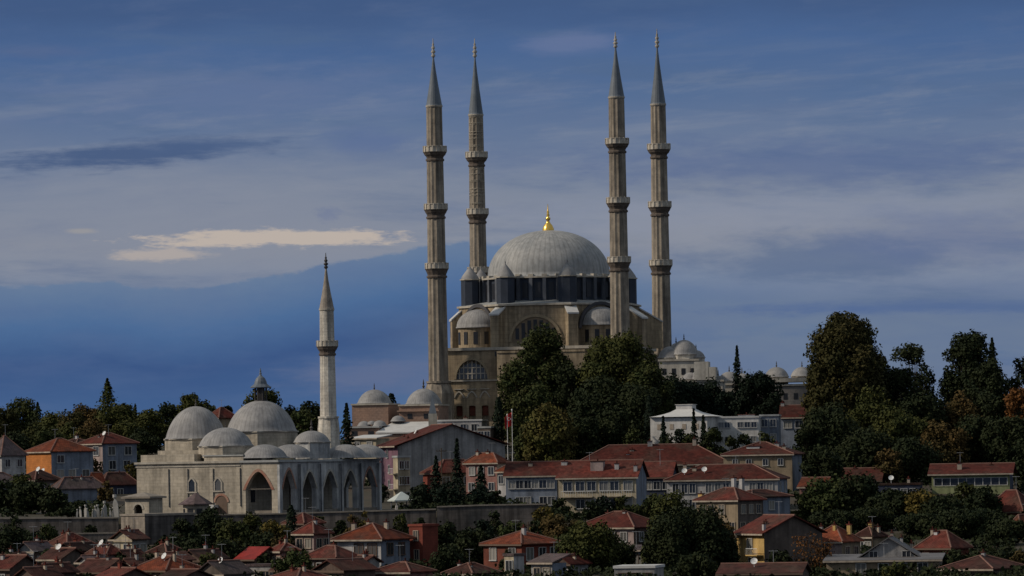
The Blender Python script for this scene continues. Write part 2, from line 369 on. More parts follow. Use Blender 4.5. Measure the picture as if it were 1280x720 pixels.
# ------------------------------------------------------------------ terrain
TPX = [-2500, -200, 0, 170, 350, 480, 640, 690, 800, 1000, 1150, 1280, 1500, 4000]
T = {
 60:   [1500]*14, 300: [880]*14, 450: [775]*14,
 600:  [748,748,748,745,745,745,742,742,742,742,738,734,734,734],
 700:  [718,718,718,715,712,712,712,712,710,712,706,700,698,698],
 758:  [676,676,676,676,674,673,670,670,668,682,672,668,660,660],
 760.5:[648,648,648,648,645,641,637,652,664,676,664,658,652,652],
 830:  [636,636,636,638,640,636,634,640,645,640,636,634,634,634],
 930:  [604,604,604,600,600,600,598,600,600,592,588,590,600,600],
 1000: [586,586,585,580,566,560,560,562,560,556,558,566,580,580],
 1080: [566,566,565,560,551,549,549,549,549,532,534,550,566,566],
 1250: [562,562,561,558,549,549,549,549,549,532,534,550,564,564],
 1600: [574]*14, 2600: [600]*14, 6000: [590]*14, 30000: [583]*14}
TD = sorted(T)
def zrow(D, px):
    t = np.interp(px, TPX, T[D]); return D*(YH-t)/F - D*(px-640)/F*SA*(0 if D > 1300 or D < 300 else 1)*(1 if -300 < px < 1600 else 0.3)
def ground(x, y):
    y = min(max(y, TD[0]), TD[-1]); px = 640+F*x/y
    i = min(max(np.searchsorted(TD, y)-1, 0), len(TD)-2); a, b = TD[i], TD[i+1]; t = (y-a)/(b-a)
    pa, pb = px, px
    return float(zrow(a, pa)*(1-t)+zrow(b, pb)*t)
def make_ground():
    ds = [60,150,225,300,375,450,500,550,600,630,660,680,700,715,730,745,752,758,760.5,770,780,790,800,815,830,850,870,890,910,930,950,970,985,1000,1020,1040,1060,1080,1110,1150,1200,1250,1350,1450,1600,2000,2600,6000,30000]
    pxs = list(np.linspace(-2500,-200,10))+list(np.linspace(-180,1480,120))+list(np.linspace(1500,4000,12))
    vs = []; rnd = random.Random(3)
    for d in ds:
        for p in pxs: 
            x = (p-640)/F*d; vs.append((x, d, ground(x, d)-.05))
    n = len(pxs); fs = [(j*n+i, j*n+i+1, (j+1)*n+i+1, (j+1)*n+i) for j in range(len(ds)-1) for i in range(n-1)]
    b = MB(); b.smooth = True; b.add(vs, fs)
    # skirt behind the camera so the sheet also runs under it
    o = b.build('ground', M['ground']); tag(o, kind='structure')
make_ground()
def gz(px, D):
    x = (px-640)/F*D*CA; return ground(x, D)
def zat(px, y, D): return P(px, y, D).z
def basep(px, D, y=None):
    """point on the ground under photo column px (measured near row y)"""
    p = P(px, 560 if y is None else y, D); return Vector((p.x, D, ground(p.x, D)))

# ------------------------------------------------------------------ the great mosque
K = .18; D0 = 1080.0
def zk(y): return (550-y)*K
def pos(phi, R): a = math.radians(phi); return (R*math.sin(a), -R*math.cos(a))
def great_mosque():
    c = P(689.6, 550, D0)
    t = empty('mosque', c, math.radians(-10), 'huge domed stone mosque on the hilltop between the four tall minarets', 'mosque')
    z1, z2, z3 = zk(437), zk(383), zk(350)
    hw, hd = 113*K, 125*K
    b = MB(); b.box(-hw, hw, -hd+1.0, hd, -3, z1-.4); b.build('lower_wall', M['stone'], t)
    # front skin with recessed arched openings
    cx = -13.9
    b = MB()
    ops = [(cx, 3.5, zk(474), 3.9, False)]
    b.archwall(-hw, 113*K, zk(475), z1-.4, [(cx, 3.5, zk(474), 4.2, False), (0, 4, zk(474), 4.6, False), (13.9, 3.5, zk(474), 4.2, False)], -hd, -hd+.98)
    b.archwall(-hw, hw, -3, zk(477), [(x+dx, .75, zk(508), .25, False) for x in (cx, 13.9) for dx in (-2.9, 0, 2.9)], -hd, -hd+.98)
    b.build('front_wall', M['stone'], t)
    b = MB(); b.box(-hw-.5, hw+.5, -hd-.5, hd+.4, z1-.4, z1+.25); b.box(-hw-.25, hw+.25, -hd-.35, -hd+.9, zk(477), zk(475)); b.build('cornice', M['pale'], t)
    for x in (cx, 0, 13.9):
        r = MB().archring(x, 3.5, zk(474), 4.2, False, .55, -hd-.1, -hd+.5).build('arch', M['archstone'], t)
        w = MB(); w.archwall(x-3.4, x+3.4, zk(474.5), zk(474)+4.3, [], -hd+.80, -hd+.9); wo = MB().archring(x, .01, zk(474), .01, False, 3.45, -hd+.7, -hd+.8).build('window', M['glass'], t)
        g = MB()
        for i in range(-3, 4): g.box(x+i*.95-.12, x+i*.95+.12, -hd+.55, -hd+.69, zk(474), zk(474)+4.1*math.sqrt(max(.05, 1-(i*.95/3.6)**2)))
        for k_ in (1.2, 2.5): h = 3.45*math.sqrt(1-(k_/4.2)**2); g.box(x-h, x+h, -hd+.51, -hd+.545, zk(474)+k_-.12, zk(474)+k_+.12)
        g.build('grille', M['pale'], wo)
    for x in (cx, 13.9):
        for dx in (-2.9, 0, 2.9):
            f = MB().box(x+dx-.7, x+dx+.7, -hd+.7, -hd+.8, zk(519), zk(507)).build('window', M['redwood'], t)
            MB().archring(x+dx, .95, zk(497), 1.2, True, .35, -hd-.18, -hd).build('arch', M['pale'], t)
            MB().box(x+dx-1.1, x+dx+1.1, -hd-.35, -hd, zk(487), zk(486)).build('hood', M['pale'], t)
    for x in (-8.2,):
        MB().box(x-.45, x+.45, -hd-.02, -hd+.1, zk(447), zk(441)).build('window', M['dark'], t)
    # projecting central front
    b = MB(); b.archwall(-7.6, 12, -3, z1-1.2, [(-3.5,1.6,zk(522),1.6,True),(2.2,1.6,zk(522),1.6,True),(8,1.6,zk(522),1.6,True)], -hd-3.2, -hd-.5); b.box(-7.6,12,-hd-3.4,-hd-.51,z1-1.15,z1-.7)
    b.build('portico', M['stone'], t)
    # low arched annex at the foot, left
    b = MB(); b.archwall(-9.3, -5.4, -3, zk(527), [(-7.5, 1.1, zk(536), 1.1, False)], -hd-4.4, -hd-.6)
    b.build('gateway', M['stone'], t)
    # octagonal body
    R = 116*K
    b = MB(); b.prism(8, R, R, z1+.2, z2-.3, rot=math.radians(22.5)); b.build('octagon_wall', M['stone'], t)
    b = MB(); b.prism(8, R+.45, R+.45, z2-.3, z2+.12, rot=math.radians(22.5)); b.build('octagon_cornice', M['pale'], t)
    b = MB(); b.prism(8, R+.2, 88*K, z2+.13, z2+1.0, rot=math.radians(22.5)); b.build('octagon_roof', M['leadflat'], t)
    inr = R*math.cos(math.radians(22.5))
    for phi in range(0, 360, 90):
        Mx = Matrix.Rotation(math.radians(phi), 4, 'Z')
        b = MB(); b.M = Mx; b.archring(0, 5.4, zk(429), 5.4, False, .6, -inr-.3, -inr+.1); b.build('arch', M['archstone'], t)
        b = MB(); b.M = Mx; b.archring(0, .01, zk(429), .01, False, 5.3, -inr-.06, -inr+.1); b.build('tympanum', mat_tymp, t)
        for i in range(-3, 4):
            h = math.sqrt(max(0, 1-(i*1.35/5.1)**2))*4.8
            b = MB(); b.M = Mx; b.archwall(i*1.35-.42, i*1.35+.42, 0, 1, [], 0, .1) if False else b.box(i*1.35-.4, i*1.35+.4, -inr-.16, -inr-.07, zk(429)+.5, zk(429)+max(h, .9))
            b.build('window', M['dark'], t)
    for phi in range(45, 360, 90):
        x, y = pos(phi, inr); a = math.atan2(y, x)
        rr = 4.7; zb, zt = zk(410), zk(388.5)
        b = MB(); b.lathe([(rr, z1), (rr, zb)], 12, x, y, a-math.pi/2, a+math.pi/2); ex = b.build('exedra', M['stone'], t)
        for i in range(6):
            q = a-math.pi/2+math.pi*(i+.5)/6; wx, wy = x+(rr*.99)*math.cos(q), y+(rr*.99)*math.sin(q)
            w = MB(); w.M = Matrix.Translation((wx, wy, 0)) @ Matrix.Rotation(q, 4, 'Z'); w.box(-.1, .12, -.5, .5, z1+1.1, zb-1.0); w.build('window', M['dark'], ex)
        b = MB(); b.smooth = True; b.lathe([(rr+.5, zb-.05), (rr+.5, zb+.25)]+[((rr+.35)*math.cos(i*math.pi/20), zb+.25+(zt-zb)*math.sin(i*math.pi/20)) for i in range(0, 11)], 20, 0, 0, a-math.pi/2, a+math.pi/2)
        b.build('half_dome', M['leads'], t, (x, y, 0))
        Mx = Matrix.Rotation(math.radians(phi), 4, 'Z')
        b = MB(); b.M = Mx; b.archring(0, rr+.75, zk(414), 5.3, False, .7, -inr-.55, -inr+.1); b.build('arch', mat_dark_arch, t)
    # radial buttresses at the corners
    outs = {22.5: (128, 396, 1), -22.5: (128, 396, 1), 67.5: (138, 402, 0), -67.5: (126, 400, 0), 112.5: (143, 404, 0), -112.5: (138, 404, 0), 157.5: (130, 400, 0), -157.5: (130, 400, 0)}
    for phi, (ro, yo, plate) in outs.items():
        x0, x1 = R-1.2, ro*K
        Mx = Matrix.Rotation(math.radians(phi-90), 4, 'Z')
        b = MB(); b.M = Mx; b.poly([(x0, z1), (x1, z1), (x1, zk(yo)), (x0, zk(385))], -1.1, 1.1)
        bt = b.build('buttress', M['stone'], t)
        b = MB(); b.M = Mx; b.poly([(x0, zk(385)+.02), (x1+.2, zk(yo)-.1), (x1+.2, zk(yo)+.25), (x0, zk(385)+.35)], -1.3, 1.3); b.build('buttress_cap', M['whiteroof'], bt)
    # drum with pilasters and windows
    rd = 84*K
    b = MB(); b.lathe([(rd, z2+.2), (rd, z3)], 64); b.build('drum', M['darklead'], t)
    b = MB(); b.prism(64, rd+.65, rd+.65, z3, z3+.35)
    for i in range(32):
        a = 2*math.pi*(i+.5)/32; b.M = Matrix.Rotation(a, 4, 'Z'); b.box(rd-.5, rd+.62, -.55, .55, z3+.36, z3+.85)
    b.build('drum_cornice', M['pale'], t)
    for i in range(32):
        a = 2*math.pi*(i+.5)/32; b = MB(); b.M = Matrix.Rotation(a, 4, 'Z'); b.box(rd-.2, rd+.6, -.38, .38, z2+.9, z3-.02); b.build('pilaster', M['drumstone'], t)
        a = 2*math.pi*i/32; b = MB(); b.M = Matrix.Rotation(a, 4, 'Z'); b.box(rd-.1, rd+.1, -.6, .6, z2+1.6, z3-1.0); b.build('window', M['dark'], t)
    # the dome
    rb = 76.5*K; zd = z3+.35; h = zk(288)-zd
    prof = [(rd+.5, zd), (rb, zd+.5)]+[(rb*math.cos(a)**.94, zd+.5+(h-.5)*math.sin(a)) for a in [i*math.pi/2/26 for i in range(1, 26)]]+[(.05, zd+h)]
    b = MB(); b.smooth = True; b.lathe(prof, 96); b.build('dome', M['lead'], t)
    b = MB(); b.smooth = True
    b.lathe([(1.35, zk(288)-.4), (1.3, zk(286)), (1.0, zk(282)), (.55, zk(279)), (.28, zk(276)), (.55, zk(274)), (.55, zk(272.5)), (.22, zk(271)), (.4, zk(269)), (.22, zk(267)), (.3, zk(265)), (.15, zk(263)), (.05, zk(255))], 16)
    b.build('finial', M['gold'], t)
    # eight weight turrets
    for i in range(8):
        phi = 22.5+45*i; x, y = pos(phi, 101*K)
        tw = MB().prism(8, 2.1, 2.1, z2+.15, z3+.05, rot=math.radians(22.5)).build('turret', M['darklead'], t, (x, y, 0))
        b = MB(); b.prism(8, 2.35, 2.35, z3+.06, z3+.32, rot=math.radians(22.5)); b.build('turret_cornice', M['pale'], tw)
        b = MB(); b.smooth = True; b.lathe([(2.1, z3+.33), (1.85, z3+.9), (1.35, z3+1.6), (.8, z3+2.3), (.35, z3+2.85), (.1, z3+3.2), (.16, z3+3.4), (.03, z3+3.9)], 8, a0=math.radians(22.5), a1=math.radians(382.5)); b.build('turret_roof', M['leads'], tw)
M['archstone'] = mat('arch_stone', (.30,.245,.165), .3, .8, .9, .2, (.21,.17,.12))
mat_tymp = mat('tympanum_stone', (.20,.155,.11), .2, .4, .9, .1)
mat_dark_arch = mat('dark_arch_surround', (.07,.07,.08), .2, .5, .8)  # one even dark tone for the exedra arch surrounds
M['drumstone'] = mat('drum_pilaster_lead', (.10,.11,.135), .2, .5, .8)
great_mosque()

def minaret(pxb, D, tip, cone_t, cone_b, balc, base_t, ground_y, label, r0=9.4, r1=12.0, br=14.5, group='tall minarets at the corners of the great mosque', mt='minstone', coneM='conelead', finM='pale', baseR=19.5, restored=False, flute=.05, name='minaret', n=24, rr=None):
    s = D/F; p = P(pxb, ground_y, D); z0 = min(p.z, ground(p.x, D)) - .5
    t = empty(name, (p.x, D, z0), math.radians(-10), label, 'minaret', group)
    def Z(y): return zat(pxb-(ground_y-y)*SA, y, D)-z0
    ylist = [(cone_b, r0)]+[(b, None) for b in balc]
    def rad(y): return (r0+(r1-r0)*(y-cone_b)/(base_t-cone_b))*s
    # shaft pieces
    b = MB(); b.lathe([(rad(base_t), Z(base_t)), (rad(cone_b), Z(cone_b))], n, flute=flute); sh = b.build('shaft', M[mt], t)
    if restored:
        b = MB()
        for i_, y in enumerate(np.arange(cone_b+4, balc[1], 5.5)):
            y += 2.2*math.sin(i_*2.4); b.lathe([(rad(y)+.03, Z(y+.6)), (rad(y)+.09, Z(y)), (rad(y)+.03, Z(y-.6))], 24)
        b.build('stone_bands', M['bandstone'], sh)
    b = MB(); b.lathe([(rad(cone_b)*1.02, Z(cone_b+3)), (rad(cone_b)*1.13, Z(cone_b+1.5)), (rad(cone_b)*1.13, Z(cone_b))], 24); b.build('collar', M['pale'], sh)
    for y in balc:
        R = br*s; r = rad(y)
        c = MB()
        c.lathe([(r*1.0, Z(y+19)), (r*1.17, Z(y+18.2)), (r*1.17, Z(y+16.2)), (r*1.04, Z(y+15)), (r*1.1, Z(y+13)), (R*.9, Z(y+10.5)), (R*.92, Z(y+9.5)), (R*1.0, Z(y+7.6)), (R*1.0, Z(y+7.2)), (0.1, Z(y+7.2))], 24, flute=.02)
        cb = c.build('balcony', M['corbel'], t)
        q = MB(); q.lathe([(R*1.0, Z(y+7.3)), (R*1.03, Z(y+6.6)), (R*1.0, Z(y+6.2)), (R*1.0, Z(y+.8)), (R*1.05, Z(y+.6)), (R*1.05, Z(y)), (R*.92, Z(y)), (R*.92, Z(y+6.5))], 16)
        for i in range(16):
            a = 2*math.pi*i/16; q.M = Matrix.Rotation(a, 4, 'Z'); q.box(R*.97, R*1.05, -.14, .14, Z(y+7), Z(y-.4))
        q.build('parapet', M['parapet'], cb)
    b = MB(); b.smooth = False
    b.lathe([(r0*s*1.12, Z(cone_b)), (r0*s*1.05, Z(cone_b)+.25), (r0*s*.62, Z(cone_b+(cone_t-cone_b)*.42)), (r0*s*.30, Z(cone_b+(cone_t-cone_b)*.75)), (.16, Z(cone_t))], 20); b.build('spire', M[coneM], t)
    b = MB(); b.smooth = True; h = Z(tip)-Z(cone_t); zc = Z(cone_t)
    pr = [(.15, -.01), (.36, .06), (.42, .12), (.18, .2), (.42, .27), (.45, .33), (.16, .41), (.34, .48), (.34, .54), (.13, .62), (.24, .68), (.1, .76), (.06, 1.0)]
    b.lathe([(r*max(.8, s/.15), zc+h*z) for r, z in pr], 12); b.build('finial', M[finM], t)
    if baseR:
        Rb = baseR*s
        b = MB(); b.prism(8, Rb, Rb, 0, Z(base_t+14), rot=math.radians(22.5)); b.prism(8, Rb, rad(base_t)*1.22, Z(base_t+14), Z(base_t+1), rot=math.radians(22.5)); b.prism(16, rad(base_t)*1.32, rad(base_t)*1.32, Z(base_t+1), Z(base_t-1.5))
        b.build('base', M[mt], t)
    return t
M['bandstone'] = mat('light_band_stone', (.38,.34,.28), .4, 1.5, .9)
M['corbel'] = mat('shaded_corbel_stone', (.12,.10,.088), .4, 1.5, .9, .3, (.07,.055,.045))  # shadow under the balconies is put into this dark colour
M['parapet'] = mat('parapet_stone', (.50,.47,.42), .3, 1.2, .85, .1, (.32,.28,.23))
def mpos(sx, sy):
    c = P(689.6, 550, D0); a = math.radians(-10); lx, ly = sx*115*K, sy*150*K
    return (c.x+lx*math.cos(a)-ly*math.sin(a), c.y+lx*math.sin(a)+ly*math.cos(a))
def mD(sx, sy): return mpos(sx, sy)[1]
minaret(549.5, mD(-1,-1), 48, 72, 132, (183, 255, 329), 478, 548, 'tall fluted stone minaret at far left, in front of the great mosque')
minaret(601.5, mD(-1,1), 48, 72, 143, (190, 261, 334), 500, 548, 'pale-banded minaret second from left, rising behind the great mosque', r0=8.6, r1=11.5, br=13.6, restored=True)
minaret(777.5, mD(1,-1), 40, 60, 121, (173, 247, 321), 478, 548, 'tall minaret third from left, standing before the right side of the big dome', br=14.5)
minaret(829.5, mD(1,1), 36, 60, 130, (180, 252, 325), 500, 548, 'rightmost of the four tall minarets, clear of the great mosque against the sky', r0=9.0, r1=12.2, br=14.2)

# ------------------------------------------------------------------ domes helper
def dome(parent, x, y, z, r, h, m_='leads', drum=None, n=32, finial=0.6, drumM='mstone', drum_n=8, flare=.35):
    """lead dome on an optional polygonal drum (drum = height below z)"""
    dm = None
    if drum:
        d = MB(); d.prism(drum_n, r*1.03, r*1.03, z-drum, z-.12, rot=math.pi/drum_n); dm = d.build('drum', M[drumM], parent, (x, y, 0))
        c = MB(); c.prism(drum_n, r*1.07, r*1.07, z-.12, z+.08, rot=math.pi/drum_n); c.build('drum_cornice', M['pale'], dm)
    b = MB(); b.smooth = True
    b.lathe([(r+flare*.6, z+.08), (r*.985, z+.35)]+[(r*.985*math.cos(q_)/math.cos(.32), z+.35+(h-.35)*(math.sin(q_)-math.sin(.32))/(1-math.sin(.32))) for q_ in [.32+i*(math.pi/2-.32)/16 for i in range(1, 16)]]+[(.03, z+h)], n)
    o = b.build('dome', M[m_], parent, (x, y, 0))
    if finial:
        b = MB(); b.lathe([(.28*finial, z+h-.1), (.2*finial, z+h+.3*finial), (.35*finial, z+h+.5*finial), (.1*finial, z+h+.9*finial), (.22*finial, z+h+1.1*finial), (.03, z+h+2.2*finial)], 10); b.build('finial', M['bronze'], o)
    return o

# ------------------------------------------------------------------ the small mosque
def small_mosque():
    A = math.radians(26); Dc = 785.0
    c = P(347.5, 640, Dc); z0 = c.z
    t = empty('mosque', c, -A, 'low pale stone mosque with grey lead domes and arched porch', 'mosque')
    s = Dc/F
    def Z(y, w=0, u=0):       # local height of photo row y at depth offset
        D = Dc+u*math.sin(A)+w*math.cos(A); return zat(347, y, D)-z0
    pd = 6.9; W = 36.0; L = 26.6; H = Z(575)
    # hall walls
    b = MB(); b.box(-L, -pd, 0, W, -3, H-.35); hall = b.build('hall_wall', M['mstone'], t)
    b = MB(); b.box(-L-.3, -pd, -.3, W+.3, H-.35, H); b.box(-L-.12, -pd, -.12, -.001, H-.9, H-.7); b.build('cornice', M['pale'], t)
    b = MB(); b.box(-L+.3, -L+10.5, .9, 11, H, H+1.2); b.box(-L+.6, -L+12, 6, 26, H+1.21, H+1.9); b.box(-L+12.2, -pd-.1, 1.2, 11.5, H, H+.8); b.build('raised_roof_wall', M['mstone'], t)
    b = MB(); b.box(-L+.1, -L+10.7, .7, 11.2, H+1.2, H+1.2+.004) if False else b.box(-L+12.0, -pd-.05, 1.0, 11.7, H+.8, H+1.0); b.build('roof_ledge', M['leadflat'], t)
    # porch: end wall with one great arch, front with five, far end with one
    zs, rise = Z(610), Z(590)-Z(610)
    b = MB(); b.archwall(-pd, 0, -3, H-.35, [(-3.55, 2.45, Z(612), Z(589)-Z(612), True)], 0, .9); ew = b.build('porch_end_wall', M['mstone'], t)
    MB().archring(-3.55, 2.45, Z(612), Z(589)-Z(612), True, .5, -.08, .1).build('arch', M['redstone'], t)
    MB().box(-6.0, -1.1, .3, .4, Z(611.3), Z(610.6)).build('tie_beam', M['coping'], ew)
    b = MB(); b.archwall(-pd, 0, -3, H-.35, [(-3.55, 2.45, Z(612), Z(589)-Z(612), True)], W-.9, W); b.build('porch_end_wall', M['marble'], t)
    R90 = Matrix.Rotation(math.radians(90), 4, 'Z')
    cs = [3.9, 11.0, 18.2, 25.4, 32.4]; tops = [588, 591, 590, 591, 588]
    b = MB(); b.M = R90; b.archwall(.9, W-.9, -3, H-.35, [(x, 2.35 if i else 2.2, 3.7, (6.55 if i not in (0, 4) else 6.9)-3.7, True) for i, x in enumerate(cs)], -.0, .9)
    b.build('porch_front', M['marble'], t)
    for i, x in enumerate(cs):
        b = MB(); b.M = R90; b.archring(x, 2.35 if i else 2.2, 3.7, (6.55 if i not in (0, 4) else 6.9)-3.7, True, .4, -.08, -.002); b.build('arch', M['redstone'] if i in (0, 4) else M['pale'], t)
    for x in (.35, 7.45, 14.6, 21.8, 28.9, 35.6):
        b = MB(); b.box(.003, .42, x-.38, x+.38, -3, H-.75); b.build('pilaster', M['marble'], t)
    for x in (7.45, 14.6, 21.8, 28.9):
        b = MB(); b.tube((.62, x-.75, -.5), (.62, x-.75, 7.8), .09, .09); b.build('downpipe', M['darkpipe'], t)
    b = MB(); b.box(-pd-.02, .35, -.3, W+.3, H-.35, H+.02); b.build('porch_roof', M['leadflat'], t)
    b = MB(); b.box(-pd, 0, .9, W-.9, -3, .25); b.build('porch_floor', M['coping'], t)
    # hall door and windows behind the arcade
    b = MB(); b.box(-pd, -pd+.12, 16.6, 19.8, .26, 5.2); b.build('door', M['bframe'], t)
    for x in (4, 11, 25.4, 32.4):
        wd = MB().box(-pd, -pd+.1, x-.7, x+.7, 1.6, 3.6).build('window', M['glass'], t); MB().box(-pd+.1, -pd+.16, x-.85, x+.85, 3.6, 3.8).build('lintel', M['pale'], wd)
    # windows of the long wall
    def lx(px): return (px-347.5)*s/math.cos(A)
    for px, ya, yb in ((237, 600, 613), (271, 600, 612)):
        x = lx(px); zb, zt = Z(yb), Z(ya)
        w = MB().archring(x, .01, zt-.2, .01, False, .55, -.05, -.01); w.box(x-.55, x+.55, -.05, -.01, zb, zt-.2); wo = w.build('window', M['glass'], t)
        MB().archring(x, .55, zt-.2, .55, True, .28, -.16, -.002).build('frame', M['pale'], wo)
        f = MB(); f.box(x-.85, x-.55, -.14, -.002, zb, zt-.2); f.box(x+.55, x+.85, -.14, -.002, zb, zt-.2); f.box(x-1.0, x+1.0, -.22, -.002, zb-.25, zb-.02)
        f.build('frame', M['pale'], wo)
    for px in (207, 232, 265, 300):
        x = lx(px); MB().tube((x, -.1, 1), (x, -.1, H-1.2), .08, .08).build('downpipe', M['darkpipe'], t)
    x = lx(275); w = MB().archring(x, .01, Z(627), .01, False, 1.1, -.05, -.01); w.box(x-1.1, x+1.1, -.05, -.01, -1, Z(627)); d = w.build('door', M['bframe'], t)
    MB().archring(x, 1.1, Z(627), 1.1, False, .35, -.14, -.002).build('frame', M['redstone'], d)
    x = lx(253); MB().box(x-.1, x+2.6, -1.6, -.01, Z(634), Z(630)).build('canopy', M['whiteroof'], t)
    # domes (u measured back from the porch front, w along it)
    def dm(px, w, ybase, ytop, rpx, **k):
        u = None
        D = Dc+w*math.cos(A)
        for _ in range(4):
            X = (px-347.5)*D/F; u = (w*math.sin(A)-X)/math.cos(A); D = Dc+w*math.cos(A)+u*math.sin(A)
        zz = zat(px, ybase, D)-z0
        return u, D, dome(t, -u, w, zz, rpx*D/F, (ybase-ytop)*D/F, **k)
    u, D, o = dm(237, 18, 549, 508, 38.5, drum=2.6, m_='leads', n=40)
    u, D, o = dm(320.5, 18, 540, 500.5, 44, drum=3.4, m_='leads', n=40, finial=0)
    # lantern on the middle dome
    zb = zat(318, 501, D)-z0-.3; s2 = D/F; k = lambda y: zat(318, y, D)-z0
    ln = MB(); ln.prism(8, 1.15, 1.15, zb, zb+.4)
    for i in range(8): a = 2*math.pi*i/8; ln.tube((1.0*math.cos(a), 1.0*math.sin(a), zb+.4), (1.0*math.cos(a), 1.0*math.sin(a), k(485)), .14, .14)
    ln.prism(8, .7, .7, zb+.4, k(485)); lo = ln.build('lantern', M['bronze'], o)
    r = MB(); r.lathe([(1.7, k(485)), (1.75, k(484)), (1.1, k(480)), (1.0, k(477)), (.75, k(473)), (.3, k(470)), (.15, k(468)), (.25, k(467)), (.1, k(465.5)), (.16, k(464.5)), (.03, k(460))], 12); r.build('lantern_roof', M['conelead'], lo)
    dm(279.5, 6.2, 558, 534.5, 33.5, drum=1.9, n=32, finial=.4)
    dm(250, 30, 561, 545, 20, drum=1.0, finial=.4)
    # central porch bay, raised
    dm(384.5, 18.2, 553.5, 538.5, 22.5, drum=2.6, n=24, finial=.7, drumM='greystone', drum_n=4) if False else dm(384.5, 18.2, 553.5, 538.5, 22.5, drum=2.7, n=24, finial=.9, drumM='marble')
    for w_, px in ((4.2, 330), (11.2, 360), (25.6, 424), (32.4, 447)):
        dm(px, w_, 573, 555.5, 28, n=28, finial=0, m_='leads')
M['darkpipe'] = mat('dark_iron_pipe', (.06,.065,.08), .2, 1, .6)
M['greystone'] = M['marble']
small_mosque()
M['mwhite'] = mat('whitish_minaret_stone', (.62,.59,.53), .3, .5, .9, .2, (.42,.39,.35), streak=.5, blocks=(.9,.55))
M['mspire'] = mat('brownish_spire', (.36,.32,.28), .3, .8, .8, .1, streak=.3)
minaret(411, 826, 316, 336, 386, (426,), 522, 548, 'white single-balcony minaret with brown spire beside the low mosque', r0=8.6, r1=10.2, br=13.2, group=None, mt='mwhite', coneM='mspire', finM='bronze', baseR=14.0, flute=.015)

